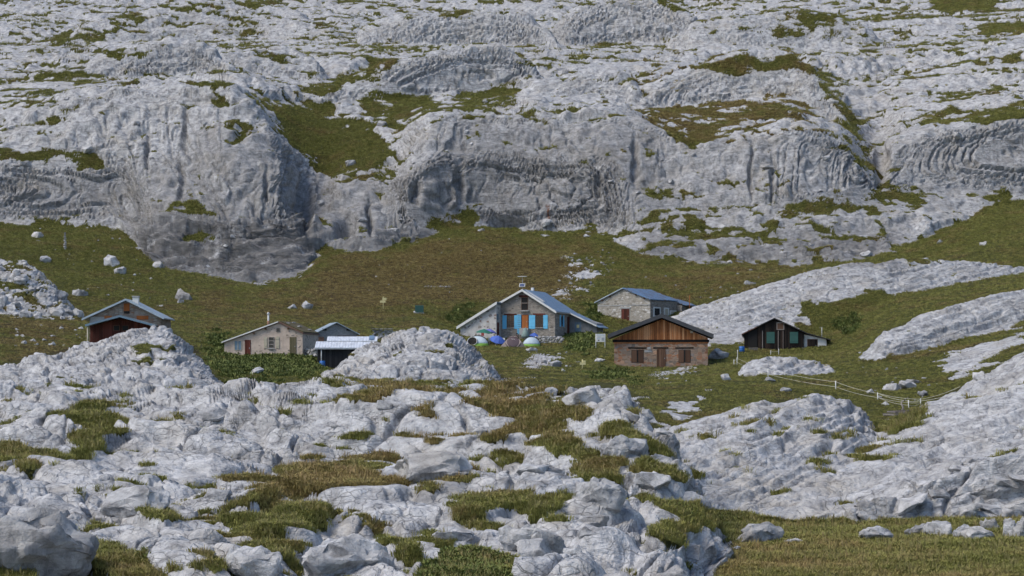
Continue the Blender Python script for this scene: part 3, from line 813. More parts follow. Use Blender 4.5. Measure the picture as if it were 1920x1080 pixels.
def scatter(name, label, idx, scale, tufts, cat):
    """one cover of blades: points on the ground that carry small tufts"""
    me = bpy.data.meshes.new(name)
    n = len(idx)
    me.vertices.add(n)
    cell_x = 1.9 / px_m[idx]
    nxt = np.minimum(idx + NC, NR * NC - 1); r_ = RNG.uniform(-.2, .8, n)
    co = np.stack([pX[idx] + RNG.uniform(-.5, .5, n) * cell_x, pY_[idx] + r_ * (pY_[nxt] - pY_[idx]), pZ[idx] + r_ * (pZ[nxt] - pZ[idx])], -1).astype(np.float32)
    me.vertices.foreach_set('co', co.ravel())
    for an, arr in (('dry', dry[idx]), ('size', scale), ('turn', RNG.uniform(0, 6.283, n)), ('pick', None)):
        if arr is None: continue
        a_ = me.attributes.new(an, 'FLOAT', 'POINT'); a_.data.foreach_set('value', np.asarray(arr, np.float32))
    a_ = me.attributes.new('which', 'INT', 'POINT'); a_.data.foreach_set('value', RNG.integers(0, len(tufts), n).astype(np.int32))
    o = link(bpy.data.objects.new(name, me))
    ng = bpy.data.node_groups.new(name + '_cover', 'GeometryNodeTree')
    ng.interface.new_socket('Geometry', in_out='INPUT', socket_type='NodeSocketGeometry')
    ng.interface.new_socket('Geometry', in_out='OUTPUT', socket_type='NodeSocketGeometry')
    N, L = ng.nodes, ng.links
    gi, go = N.new('NodeGroupInput'), N.new('NodeGroupOutput')
    g2i = N.new('GeometryNodeGeometryToInstance')
    for tf in reversed(tufts):
        oi = N.new('GeometryNodeObjectInfo'); oi.inputs['Object'].default_value = tf
        oi.inputs['As Instance'].default_value = True
        L.new(oi.outputs['Geometry'], g2i.inputs[0])
    iop = N.new('GeometryNodeInstanceOnPoints')
    iop.inputs['Pick Instance'].default_value = True
    def named(nm, typ):
        q = N.new('GeometryNodeInputNamedAttribute'); q.data_type = typ; q.inputs['Name'].default_value = nm
        return q.outputs['Attribute']
    comb = N.new('ShaderNodeCombineXYZ')
    L.new(named('turn', 'FLOAT'), comb.inputs[2])
    L.new(gi.outputs[0], iop.inputs['Points']); L.new(g2i.outputs[0], iop.inputs['Instance'])
    L.new(named('which', 'INT'), iop.inputs['Instance Index'])
    L.new(comb.outputs[0], iop.inputs['Rotation']); L.new(named('size', 'FLOAT'), iop.inputs['Scale'])
    L.new(iop.outputs[0], go.inputs[0])
    md = o.modifiers.new('cover', 'NODES'); md.node_group = ng
    o['kind'] = 'stuff'; o['label'] = label; o['category'] = cat
    return o
TUFTS = [tuft('grass_tuft', 18, .24, .26, .03, MAT_BLADE, s, .9) for s in (1, 2, 3, 4)]
MAT_STRAW = blade_mat('dry_stalks', (.15,.135,.05), (.31,.27,.11), (.22,.15,.06), (.36,.26,.13))
TALL = [tuft('tall_grass_tuft', 9, .50, .20, .022, MAT_STRAW, s, .45) for s in (21, 22)] + [tuft('bent_grass_tuft', 14, .34, .30, .028, MAT_BLADE, s, 1.3) for s in (23, 24)]
BROAD = [tuft('leafy_tuft', 16, .55, .35, .16, MAT_LEAF, s, .8) for s in (11, 12, 13)]

turf_here = turf_s > .5
idx = pick(turf_here & (fY < 135), 70000)
near_s = np.clip(fY[idx] / 95, .65, 1.3) * RNG.uniform(.55, 1.2, len(idx))
scatter('grass', 'olive and straw coloured grass on the ledges and the near meadow', idx, near_s, TUFTS * 4 + TALL, 'grass')
idx = pick(turf_here & (fY >= 135) & (fY < 400), 90000)
scatter('grass', 'short rough grass on the slopes around and behind the huts', idx, np.clip(fY[idx] / 260, .6, 1.4) * RNG.uniform(.5, 1.2, len(idx)), TUFTS, 'grass')
idx = pick(turf_here & (fY >= 400) & (fY < 900), 50000)
scatter('grass', 'tufted grass on the ledges and hollows of the high rock', idx, np.clip(fY[idx] / 230, 1.6, 2.6) * RNG.uniform(.4, 1.1, len(idx)), TUFTS, 'grass')
WEED = [(1,[(395,672),(600,668),(600,705),(420,712)]), (.8,[(1060,625),(1115,615),(1110,660),(1070,665)]), (.8,[(1100,694),(1200,698),(1190,716),(1110,712)]),
        (.7,[(1060,590),(1120,570),(1120,620),(1070,625)]), (.8,[(400,612),(420,640),(410,675),(380,660)]), (.4,[(1030,690),(1090,690),(1090,712),(1040,712)]), (.6,[(1280,560),(1330,540),(1400,520),(1300,575)]),
        (.5,[(280,1000),(400,1000),(340,1080),(260,1080)]), (.9,[(790,1042),(860,1030),(945,1060),(935,1110),(780,1110)]), (.5,[(1210,960),(1335,945),(1400,985),(1300,1010)]), (.6,[(1540,610),(1600,590),(1640,570),(1600,640)]),
        (.8,[(870,560),(905,585),(870,640),(850,600)])]
wd = lookup(patches(0, WEED, 6)[0], uu, vv)
idx = pick((wd > .35) & turf_here, 6000)
scatter('weeds', 'broad leaved green weeds crowding round the huts and hollows', idx, np.clip(fY[idx] / 210, .45, 1.3) * RNG.uniform(.4, 1.0, len(idx)), BROAD, 'weeds')

# ------------------------------------------------------------------ building materials
def obj_vec(t): return t.n('ShaderNodeTexCoord').outputs['Object']
def masonry(name, cols, mortar, sx=2.2, sz=4.5, patch=None, rough=.9):
    """rubble wall: stones of many tones bedded in mortar"""
    t = NT(name); v = obj_vec(t)
    v = t.n('ShaderNodeVectorMath', _operation='ADD', i0=v, i1=t.n('ShaderNodeVectorMath', _operation='SCALE', i0=t.n('ShaderNodeTexNoise', Vector=v, Scale=1.4).outputs[1], Scale=.22).outputs[0]).outputs[0]
    mv = t.mapping(v, (sx, sx, sz))
    vo = t.n('ShaderNodeTexVoronoi', Vector=mv, Scale=1.0, Randomness=.9)
    ed = t.n('ShaderNodeTexVoronoi', _feature='DISTANCE_TO_EDGE', Vector=mv, Scale=1.0, Randomness=.9).outputs['Distance']
    rnd = t.n('ShaderNodeSeparateColor', Color=vo.outputs['Color'])
    n = len(cols)
    col = t.ramp(rnd.outputs[0], [(i / max(1, n - 1), c) for i, c in enumerate(cols)])
    fine = t.noise(obj_vec(t), 9, 4, .65)
    col = t.mix(t.step(fine, .45, .8), col, t.mix(.5, col, (.08,.075,.07)))
    joint = t.step(ed, .10, .03)
    if patch is not None:           # plaster over most of the stones
        cover = t.step(rnd.outputs[1], patch, patch - .04)
        joint = t.math('MAXIMUM', joint, cover)
        edge = t.step(ed, .12, .2)
        joint = t.math('MAXIMUM', joint, t.math('SUBTRACT', 1.0, edge))
    mcol = t.mix(t.step(t.noise(obj_vec(t), 1.2, 5, .65), .35, .7), mortar, tuple(c * .72 for c in mortar))
    col = t.mix(joint, col, mcol)
    t.set('Base Color', col); t.set('Roughness', rough); t.set('Specular IOR Level', .2)
    hgt = t.math('ADD', t.math('MULTIPLY', t.math('SUBTRACT', 1.0, joint), .8), t.math('MULTIPLY', fine, .6))
    t.set('Normal', t.bump(hgt, .7, .08))
    return t.m
def wood(name, c0, c1, c2, z=True, rough=.8):
    t = NT(name); v = obj_vec(t); oi = t.n('ShaderNodeObjectInfo').outputs['Random']
    vv_ = t.n('ShaderNodeVectorMath', _operation='ADD', i0=v, i1=t.n('ShaderNodeCombineXYZ', X=t.math('MULTIPLY', oi, 37.0)).outputs[0]).outputs[0]
    g = t.noise(t.mapping(vv_, (9, 9, .55) if z else (.55, 9, 9)), 1.0, 5, .7)
    s = t.math('ADD', t.math('MULTIPLY', g, .75), t.math('MULTIPLY', oi, .45))
    t.set('Base Color', t.ramp(s, [(.25, c0), (.55, c1), (.85, c2)])); t.set('Roughness', rough); t.set('Specular IOR Level', .2)
    t.set('Normal', t.bump(g, .4, .03))
    return t.m
def plain(name, c, rough=.6, var=.25, metal=0.0, scale=1.5, bump=0.0):
    t = NT(name); v = obj_vec(t)
    n = t.noise(v, scale, 5, .65)
    t.set('Base Color', t.mix(t.step(n, .35, .75), c, tuple(x * (1 - var) for x in c))); t.set('Roughness', rough); t.set('Metallic', metal)
    if bump: t.set('Normal', t.bump(n, bump, .05))
    return t.m
def sheet(name, c, rust=None, per=6.0, axis=1, rough=.42, metal=.35):
    """corrugated roofing sheet, ribs running down the slope"""
    t = NT(name); v = obj_vec(t)
    sc = [0, 0, 0]; sc[axis] = per
    xyz = t.n('ShaderNodeSeparateXYZ', Vector=v)
    w = t.math('SINE', t.math('MULTIPLY', xyz.outputs[axis], per * 6.283))
    n = t.noise(v, .9, 5, .65); n2 = t.noise(t.mapping(v, (.6, 3, 3) if axis == 1 else (3, .6, 3)), 1.0, 4, .6)
    col = t.mix(t.step(n2, .35, .75), c, tuple(x * .7 for x in c))
    if rust: col = t.mix(t.step(n, .5, .62), col, rust)
    t.set('Base Color', col); t.set('Roughness', rough); t.set('Metallic', metal)
    t.set('Normal', t.bump(w, .5, .03))
    return t.m
M_ = dict(
  grey_stone=masonry('grey_rubble', [(.15,.13,.11),(.26,.23,.20),(.36,.32,.27),(.22,.20,.18),(.45,.42,.38)], (.33,.30,.26), 2.4, 5.0),
  pale_stone=masonry('pale_rubble', [(.20,.18,.15),(.34,.31,.26),(.45,.42,.37),(.28,.26,.22),(.62,.60,.57)], (.36,.33,.28), 2.0, 4.0),
  red_stone=masonry('red_rubble', [(.22,.11,.065),(.40,.19,.105),(.17,.145,.125),(.34,.24,.17),(.25,.22,.20),(.46,.28,.18)], (.34,.25,.18), 1.9, 3.2),
  brown_stone=masonry('brown_rubble', [(.16,.11,.08),(.26,.21,.17),(.30,.28,.25),(.24,.14,.09)], (.24,.21,.18), 2.2, 5.0),
  spot_wall=masonry('patched_white_render', [(.16,.15,.14),(.30,.27,.24),(.22,.20,.19),(.36,.26,.21)], (.56,.54,.51), 1.7, 2.4, patch=.62),
  pink_wall=masonry('worn_pink_render', [(.30,.25,.21),(.22,.20,.18),(.36,.30,.26)], (.56,.46,.38), 1.8, 3.6, patch=.80),
  block_wall=masonry('concrete_block', [(.26,.27,.27),(.30,.31,.31),(.33,.33,.33)], (.28,.28,.28), 2.2, 4.4),
  white_wall=plain('dirty_white_render', (.72,.70,.65), .9, .35, bump=.3),
  dry_stone=masonry('dry_stone', [(.22,.21,.20),(.36,.35,.33),(.15,.15,.13),(.28,.27,.25)], (.05,.05,.045), 1.8, 4.0),
  grey_plaster=plain('grey_render', (.23,.24,.25), .9, .3, bump=.3),
  blue_roof=sheet('blue_grey_sheet', (.20,.30,.42), None, 3.0),
  blue_roof2=sheet('blue_sheet', (.15,.25,.40), (.13,.10,.09), 3.0),
  pale_roof=sheet('pale_blue_sheet', (.40,.47,.52), None, 3.0),
  white_roof=sheet('white_sheet', (.66,.69,.74), None, 3.0, axis=0, metal=.1),
  rust_roof=sheet('rusty_sheet', (.20,.11,.08), (.12,.06,.045), 3.0, metal=.0, rough=.8),
  dark_roof=plain('dark_slate_sheet', (.055,.057,.062), .55, .3),
  black_roof=plain('tarred_roof', (.030,.028,.027), .8, .3),
  sod=plain('sod_roof', (.10,.08,.03), .95, .5, scale=3, bump=.8),
  white_paint=plain('white_paint', (.66,.66,.63), .55, .15),
  blue_paint=plain('sky_blue_paint', (.13,.47,.72), .5, .10),
  slate_blue=plain('slate_blue_paint', (.14,.22,.29), .6, .2),
  green_paint=plain('green_paint', (.030,.105,.085), .5, .15),
  red_wood=wood('dark_red_wood', (.035,.012,.008), (.075,.023,.015), (.13,.04,.028)),
  orange_wood=wood('varnished_orange_wood', (.20,.065,.02), (.30,.10,.03), (.38,.14,.05)),
  brown_wood=wood('brown_wood', (.05,.028,.018), (.10,.055,.035), (.17,.10,.065)),
  larch=wood('larch_boards', (.09,.032,.012), (.36,.135,.048), (.56,.29,.14)),
  tar_wood=wood('blackened_boards', (.007,.006,.0055), (.014,.011,.0095), (.05,.032,.023)),
  grey_wood=wood('weathered_grey_wood', (.12,.10,.085), (.22,.19,.17), (.34,.31,.28)),
  black_boards=wood('black_boards', (.012,.012,.013), (.022,.022,.024), (.04,.04,.042)),
  olive_wood=wood('olive_door_wood', (.06,.055,.03), (.10,.09,.05), (.14,.12,.075)),
  cream=plain('cream_paint', (.44,.40,.30), .7, .25),
  glass=plain('dark_window', (.012,.013,.016), .15, .1),
  dark=plain('dark_inside', (.012,.011,.010), .9, .2),
  steel=plain('galvanised_steel', (.42,.43,.44), .4, .2, .6),
  solar=plain('solar_cells', (.03,.06,.16), .6, .2),
  barrel=plain('blue_plastic', (.02,.13,.42), .35, .1),
  concrete=plain('concrete', (.36,.36,.35), .9, .25, bump=.2),
  yellow=plain('yellow_sign', (.58,.52,.26), .6, .1),
  orange=plain('orange_sign', (.62,.22,.05), .6, .1),
  brick=masonry('orange_brick', [(.36,.17,.10),(.42,.21,.13),(.30,.14,.09)], (.3,.25,.2), 4, 8),
  rope=plain('white_tape', (.62,.60,.48), .7, .1),
  skin=plain('skin', (.42,.25,.18), .6, .05), hair=plain('dark_hair', (.018,.012,.010), .6, .1), jacket=plain('dark_jacket', (.055,.030,.030), .8, .2),
)

# ------------------------------------------------------------------ mesh pieces
def mesh_obj(name, vs, fs, mat, parent=None, smooth=False):
    me = bpy.data.meshes.new(name); me.from_pydata([tuple(v) for v in vs], [], fs)
    bm = bmesh.new(); bm.from_mesh(me); bmesh.ops.recalc_face_normals(bm, faces=bm.faces); bm.to_mesh(me); bm.free()
    me.materials.append(mat)
    if smooth: me.polygons.foreach_set('use_smooth', [True] * len(me.polygons))
    o = link(bpy.data.objects.new(name, me))
    if parent is not None: o.parent = parent
    return o
def box(name, parent, x0, x1, y0, y1, z0, z1, mat):
    vs = [(x, y, z) for z in (z0, z1) for y in (y0, y1) for x in (x0, x1)]
    return mesh_obj(name, vs, [(0,1,3,2),(4,5,7,6),(0,1,5,4),(2,3,7,6),(0,2,6,4),(1,3,7,5)], mat, parent)
def prism(name, parent, pts, y0, y1, mat):
    n = len(pts)
    vs = [(x, y0, z) for x, z in pts] + [(x, y1, z) for x, z in pts]
    fs = [tuple(range(n)), tuple(range(n, 2 * n))] + [(i, (i+1) % n, n + (i+1) % n, n + i) for i in range(n)]
    return mesh_obj(name, vs, fs, mat, parent)
def slope(name, parent, a, b, y0, y1, th, mat):
    """roof slab: section from a=(x,z) to b=(x,z), running y0..y1, laid th thick on top of that line"""
    ax, az = a; bx, bz = b
    return prism(name, parent, [(ax, az), (bx, bz), (bx, bz + th), (ax, az + th)], y0, y1, mat)
def tube(name, parent, pts, r, mat, seg=8):
    vs, fs = [], []
    for k, p in enumerate(pts):
        p = Vector(p); d = (Vector(pts[min(k+1, len(pts)-1)]) - Vector(pts[max(k-1, 0)])).normalized()
        s_ = d.orthogonal().normalized() if abs(d.z) > .9 else d.cross(Vector((0,0,1))).normalized(); t_ = d.cross(s_)
        rr = r[k] if isinstance(r, (list, tuple)) else r
        for i in range(seg):
            a = 6.2832 * i / seg
            vs.append(p + s_ * math.cos(a) * rr + t_ * math.sin(a) * rr)
    for k in range(len(pts) - 1):
        for i in range(seg):
            fs.append((k*seg+i, k*seg+(i+1) % seg, (k+1)*seg+(i+1) % seg, (k+1)*seg+i))
    fs += [tuple(range(seg)), tuple(range((len(pts)-1)*seg, len(pts)*seg))]
    return mesh_obj(name, vs, fs, mat, parent, True)
def lathe(name, parent, prof, mat, seg=18, c=(0,0,0)):
    vs, fs = [], []
    for (r, z) in prof:
        for i in range(seg):
            a = 6.2832 * i / seg
            vs.append((c[0] + r * math.cos(a), c[1] + r * math.sin(a), c[2] + z))
    for k in range(len(prof) - 1):
        for i in range(seg): fs.append((k*seg+i, k*seg+(i+1) % seg, (k+1)*seg+(i+1) % seg, (k+1)*seg+i))
    fs += [tuple(range(seg)), tuple(range((len(prof)-1)*seg, len(prof)*seg))]
    return mesh_obj(name, vs, fs, mat, parent, True)
def thing(name, label, cat, loc, rz=0, group=None):
    e = bpy.data.objects.new(name, None); link(e)
    e.location = loc; e.rotation_euler = (0, 0, rz); e.empty_display_size = .3
    e['label'] = label; e['category'] = cat
    if group: e['group'] = group
    return e
def tag(o, label, cat, group=None):
    o['label'] = label; o['category'] = cat
    if group: o['group'] = group
    return o

class Hut:
    """front wall in local XZ, read off photo pixels"""
    def __init__(s, name, label, cat, u0, v0, Y, rz):
        s.s = F_PX / Y; s.u0, s.v0 = u0, v0; s.c = math.cos(math.radians(rz))
        s.e = thing(name, label, cat, at(u0, v0, Y), math.radians(rz))
    def x(s, u): return (u - s.u0) / s.s / s.c
    def z(s, v): return (s.v0 - v) / s.s
    def p(s, u, v): return (s.x(u), s.z(v))
    def wbox(s, name, u0, u1, v0, v1, y0, y1, mat, parent=None):
        return box(name, parent or s.e, s.x(u0), s.x(u1), y0, y1, s.z(v1), s.z(v0), mat)
    def window(s, u0, u1, v0, v1, frame, nx=2, nz=3, y=0.0, pane=None, fw=.08):
        x0, x1, z0, z1 = s.x(u0), s.x(u1), s.z(v1), s.z(v0)
        w = box('window', s.e, x0, x1, y - .015, y + .05, z0, z1, pane or M_['glass'])
        vs, fs = [], []
        def bar(a0, a1, b0, b1, yy):
            k = len(vs)
            vs.extend([(x, y_, z) for z in (b0, b1) for y_ in (y - yy, y - .01) for x in (a0, a1)])
            fs.extend([tuple(k + i for i in f) for f in ((0,1,3,2),(4,5,7,6),(0,1,5,4),(2,3,7,6),(0,2,6,4),(1,3,7,5))])
        bar(x0 - fw, x0, z0 - fw, z1 + fw, .06); bar(x1, x1 + fw, z0 - fw, z1 + fw, .06)
        bar(x0, x1, z0 - fw, z0, .055); bar(x0, x1, z1, z1 + fw, .055)
        for i in range(1, nx): m = x0 + (x1 - x0) * i / nx; bar(m - .035, m + .035, z0, z1, .05)
        for i in range(1, nz): m = z0 + (z1 - z0) * i / nz; bar(x0, x1, m - .03, m + .03, .045)
        mesh_obj('frame', vs, fs, frame, w)
        return w
    def door(s, u0, u1, v0, v1, mat, y=0.0, handle=True, planks=4, frame=None):
        x0, x1, z0, z1 = s.x(u0), s.x(u1), s.z(v1), s.z(v0)
        if frame: box('door_frame', s.e, x0 - .1, x1 + .1, y - .03, y + .05, z0 - .02, z1 + .1, frame)
        d = box('door', s.e, x0, x1, y - .05, y + .04, z0, z1, mat)
        for i in range(planks):
            a = x0 + (x1 - x0) * i / planks; b = x0 + (x1 - x0) * (i + 1) / planks
            box('plank', d, a + .012, b - .012, y - .075, y - .045, z0 + .01, z1 - .01, mat)
        if handle: box('handle', d, x1 - .16, x1 - .10, y - .12, y - .075, z0 + (z1 - z0) * .45, z0 + (z1 - z0) * .52, M_['steel'])
        return d
    def shutter(s, u0, u1, v0, v1, mat, y=0.0, slats=0):
        x0, x1, z0, z1 = s.x(u0), s.x(u1), s.z(v1), s.z(v0)
        o = box('shutter', s.e, x0, x1, y - .07, y - .02, z0, z1, mat)
        for i in range(2):
            zz = z0 + (z1 - z0) * (.2 + .6 * i)
            box('batten', o, x0 + .04, x1 - .04, y - .10, y - .068, zz - .06, zz + .06, mat)
        for i in range(slats):
            zz = z0 + (z1 - z0) * (i + .5) / slats
            box('slat', o, x0 + .08, x1 - .08, y - .11, y - .066, zz - .04, zz + .04, M_['slate_blue'])
        return o

# ------------------------------------------------------------------ main refuge
h = Hut('refuge', 'grey stone refuge with blue shutters and long blue grey roof behind the tents', 'house', 980.7, 629, 296, -17)
E = h.e; WR, WL, D = h.x(1040.3), h.x(935.6), 12.0
zr, zl, za = h.z(584.5), h.z(568), h.z(543)
prism('wall', E, [(WL, -1.5), (WR, -1.5), (WR, zr - .1), (0, za - .3), (WL, zl - .25)], 0, D, M_['grey_stone'])
RO = .55
kR = (za - zr) / (0 - h.x(1043.6)); kL = (za - zl) / (0 - WL)
rR = h.x(1044); rL = WL - .5
roof = slope('roof', E, (0, za - .12), (rR, za - .12 + kR * rR), -RO, D + .4, .16, M_['blue_roof'])
slope('roof', E, (0, za - .12), (rL, za - .12 + kL * rL), -RO, D + .4, .16, M_['blue_roof'])
for (xx, kk) in ((rR, kR), (rL, kL)):
    prism('bargeboard', E, [(0, za + .06), (xx, za + .06 + kk * xx), (xx, za - .30 + kk * xx), (0, za - .30)], -RO - .06, -RO - .01, M_['white_paint'])
box('gutter', E, rR - .02, rR + .14, -RO, D * .6, za - .22 + kR * rR, za - .08 + kR * rR, M_['steel'])
slope('roof_panel', E, (.25, za + .08 + kR * .25), (h.x(1018), za + .08 + kR * h.x(1018)), .05, 1.15, .12, M_['white_paint'])
slope('roof_panel', E, (.9, za + .08 + kR * .9), (h.x(1012), za + .08 + kR * h.x(1012)), 1.25, 1.9, .08, M_['steel'])
# gable opening with lintel, rail and sill
h.window(978, 989.5, 558, 581, M_['brown_wood'], 1, 2, 0, M_['dark'], .05)
h.wbox('lintel', 973, 993, 553.5, 557.2, -.09, .1, M_['red_wood'])
h.wbox('sill', 976, 992, 581.8, 584, -.35, .1, M_['concrete'])
h.wbox('rail', 978, 990, 567.5, 569, -.14, -.07, M_['grey_wood'])
# ground floor
for (a, b, la, lb) in ((951.4, 963.4, 945, 968.5), (1005, 1017.5, 999, 1022.5)):
    h.window(a, b, 592, 613, M_['brown_wood'], 4, 5)
    h.wbox('lintel', la, lb, 588, 591, -.08, .1, M_['red_wood'])
    h.wbox('sill', a - 1, b + 1, 614.2, 615.4, -.2, .1, M_['concrete'])
for (a, b) in ((942.2, 950), (964.3, 970), (1018.6, 1026.8), (992, 1003.5)):
    h.shutter(a, b, 591, 616.5, M_['blue_paint'])
h.shutter(970.4, 977.4, 590, 626.5, M_['blue_paint'], -.08, 9)
h.door(979, 990, 591, 615, M_['orange_wood'], planks=3, frame=M_['red_wood'])
h.wbox('door_step', 977, 993, 615.4, 628, -.9, .05, M_['concrete'])
# side wall: shutters, door post
def side(name, y0, y1, z0, z1, mat, pr=.06):
    return box(name, E, WR - .05, WR + pr, y0, y1, z0, z1, mat)
side('shutter', 2.6, 3.3, 1.4, 3.2, M_['blue_paint']); side('window', 3.4, 4.4, 1.5, 3.1, M_['glass'], .03); side('shutter', 4.5, 5.2, 1.4, 3.2, M_['blue_paint'])
side('door', 7.0, 8.2, .4, 3.0, M_['red_wood'])
# wing on the far right under the same slope
xw = h.x(1092)
wing = prism('wing_wall', E, [(WR - .2, -1.5), (xw, -1.5), (xw, 2.0), (WR - .2, zr - .2)], 8.4, D + .5, M_['grey_plaster'])
rw = h.x(1101)
slope('roof', E, (rR - .02, za - .10 + kR * rR), (rw, za - .10 + kR * rR + (rw - rR) * kR * .75), 7.6, D + .9, .14, M_['blue_roof'])
prism('bargeboard', E, [(rR, za + .05 + kR * rR), (h.x(1094), za + .05 + kR * rR + (h.x(1094) - rR) * kR * .75), (h.x(1094), za - .16 + kR * rR + (h.x(1094) - rR) * kR * .75), (rR, za - .16 + kR * rR)], 7.5, 7.57, M_['white_paint'])
box('door', E, WR + .9, WR + 1.9, 8.33, 8.45, .2, 2.2, M_['slate_blue'])
box('notice', E, WR + 1.2, WR + 1.6, 8.28, 8.335, 1.3, 1.8, M_['yellow'])
# patched annex on the left, standing forward
AF = -2.2
xa0, xa1 = h.x(871), WL + .25
zt, zb = h.z(567), h.z(614)
prism('annex_wall', E, [(xa0, -1.5), (xa1, -1.5), (xa1, zt - .35), (xa0, zb + .15)], AF, 6, M_['spot_wall'])
xr0, xr1 = h.x(865.5), WL + .5
ka = (zt - zb) / (xr1 - xr0)
slope('annex_roof', E, (xr1, zt - .1), (xr0, zb - .05), AF - .5, 6.4, .14, M_['blue_roof'])
prism('bargeboard', E, [(xr1, zt + .1), (xr0, zb + .15), (xr0, zb - .28), (xr1, zt - .33)], AF - .56, AF - .51, M_['white_paint'])
box('door', E, xa1, xa1 + .07, AF + .35, AF + 1.25, -.2, 2.0, M_['red_wood'])
box('window', E, xa1, xa1 + .05, AF + .3, AF + 1.0, 2.4, 3.3, M_['slate_blue'])
box('chimney', E, -.5, -.1, 6.0, 6.5, za - .2, za + .55, M_['white_paint'])
# mast with solar panels on the ridge
mast = tube('solar_mast', E, [(-.05, -.2, za - .1), (-.05, -.2, za + 2.0)], .035, M_['steel'])
mesh_obj('solar_panel', [(-.5, -.42, za + .42), (.42, -.42, za + .42), (.42, -.22, za + .95), (-.5, -.22, za + .95), (-.5, -.38, za + .40), (.42, -.38, za + .40), (.42, -.18, za + .93), (-.5, -.18, za + .93)],
         [(0,1,2,3), (4,5,6,7), (0,1,5,4), (1,2,6,5), (2,3,7,6), (3,0,4,7)], M_['white_paint'], mast)
mesh_obj('solar_cells', [(-.42, -.425, za + .47), (.34, -.425, za + .47), (.34, -.265, za + .90), (-.42, -.265, za + .90)], [(0,1,2,3)], M_['solar'], mast)
box('antenna_plate', mast, -.70, .60, -.6, .2, za + 1.98, za + 2.06, M_['white_paint'])

# ------------------------------------------------------------------ stone hut behind the chalet
h = Hut('stone_hut', 'pale rubble hut with blue sheet roof and red doorway behind the chalet', 'house', 1169, 611, 320, -32)
E = h.e; WL, WR, D = h.x(1122), h.x(1217), 9.5
za, zl, zr = h.z(539.5), h.z(563.5), h.z(561)
prism('wall', E, [(WL, -1.5), (WR, -1.5), (WR, zr - .25), (0, za - .25), (WL, zl - .2)], 0, D, M_['pale_stone'])
xl, xr = h.x(1117.5), h.x(1219)
kl, kr = (za - zl) / (0 - WL), (za - zr) / (0 - WR)
slope('roof', E, (0, za - .14), (xl, za - .14 + kl * xl), -.35, D + .3, .16, M_['pale_roof'])
slope('roof', E, (0, za - .14), (xr, za - .14 + kr * xr), -.35, D + .3, .16, M_['blue_roof2'])
for u in (1131, 1145, 1192, 1207):
    xx = h.x(u); zz = za + (kl if xx < 0 else kr) * xx - .3
    box('rafter_end', E, xx - .1, xx + .1, -.3, .1, zz - .14, zz + .1, M_['brown_wood'])
h.door(1165.5, 1179.5, 579.5, 606, M_['red_wood'], planks=3, frame=M_['grey_wood'])
h.wbox('lintel', 1163.5, 1181.5, 575.5, 578.5, -.1, .1, M_['concrete'])
h.wbox('door_step', 1163, 1182, 606.2, 611, -.6, .05, M_['concrete'])
h.wbox('tie_beam', 1124, 1216, 571.5, 573, -.06, .05, M_['concrete'])
wx0 = WR
prism('side_wall', E, [(WR - .3, -1.5), (WR + .02, -1.5), (WR + .02, zr - .3), (WR - .3, zr - .3)], .02, D + 5, M_['grey_stone'])
def sidewin(y0, y1, z0, z1, mat, frame):
    f = box('window', E, WR - .02, WR + .09, y0, y1, z0, z1, frame)
    box('pane', f, WR + .06, WR + .11, y0 + .4, y1 - .4, z0 + .2, z1 - .2, mat)
sidewin(1.0, 3.6, 1.5, 3.1, M_['dark'], M_['white_paint']); sidewin(4.8, 6.6, 1.4, 3.1, M_['cream'], M_['white_paint']); sidewin(7.0, 9.4, 1.2, 2.7, M_['cream'], M_['white_paint'])
prism('lean_to_wall', E, [(WL + 3, -1.5), (WR + 1.0, -1.5), (WR + 1.0, zr - .9), (WL + 3, zr + .6)], D, D + 5.2, M_['grey_stone'])
slope('lean_to_roof', E, (WL + 4, zr + 1.2), (WR + 1.8, zr - .95), D + .32, D + 5.6, .14, M_['blue_roof2'])

# ------------------------------------------------------------------ larch chalet in front
h = Hut('chalet', 'chalet with orange larch gable over red brown rubble wall and dark roof', 'house', 1240, 690, 243, -4.4)
E = h.e; WL, WR, D = h.x(1152), h.x(1326.5), 9.0
zt, za = h.z(640), h.z(597)
prism('wall', E, [(WL, -2.0), (WR, -2.0), (WR, zt), (WL, zt)], 0, D, M_['red_stone'])
prism('gable_core', E, [(WL + .1, zt), (WR - .1, zt), (WR - .1, h.z(634)), (h.x(1241), za), (WL + .1, h.z(634))], .12, D, M_['tar_wood'])
n = 44
for i in range(n):
    a = WL + (WR - WL) * i / n; b = WL + (WR - WL) * (i + 1) / n; m = (a + b) / 2
    top = za - abs(m - h.x(1241)) * (za - h.z(632)) / (WR - h.x(1241)) - .1
    if top - zt < .08: continue
    box('plank', E, a + .012, b - .012, random.uniform(-.03, .02), .1, zt + random.uniform(.02, .1), top, M_['larch'])
h.wbox('beam', 1149, 1329, 636.8, 641.5, -.12, .1, M_['tar_wood']); h.wbox('beam', 1150, 1328, 641.8, 644, -.07, .1, M_['larch'])
ze = h.z(627.5); xL, xR, xA = h.x(1140), h.x(1337), h.x(1241)
zA = h.z(588.5)
for xe in (xL, xR):
    prism('roof', E, [(xA, zA - .48), (xe, h.z(634) - .02), (xe, h.z(634) + .46), (xA, zA)], -.9, D + .5, M_['dark_roof'])
for xe, sgn in ((xL, -1), (xR, 1)):
    prism('fascia', E, [(xA, zA - .50), (xe, h.z(634) - .04), (xe, h.z(634) + .48), (xA, zA + .02)], -.95, -.905, M_['dark_roof'])
for (a, b) in ((1184, 1207), (1272, 1294.5)):
    w = h.wbox('window', a, b, 656, 680, -.02, .06, M_['dark'])
    m = (a + b) / 2
    for (c, d) in ((a + .6, m - 1.6), (m + 1.6, b - .6)):
        s_ = h.wbox('shutter', c, d, 656.6, 679.4, -.06, -.022, M_['brown_wood'], w)
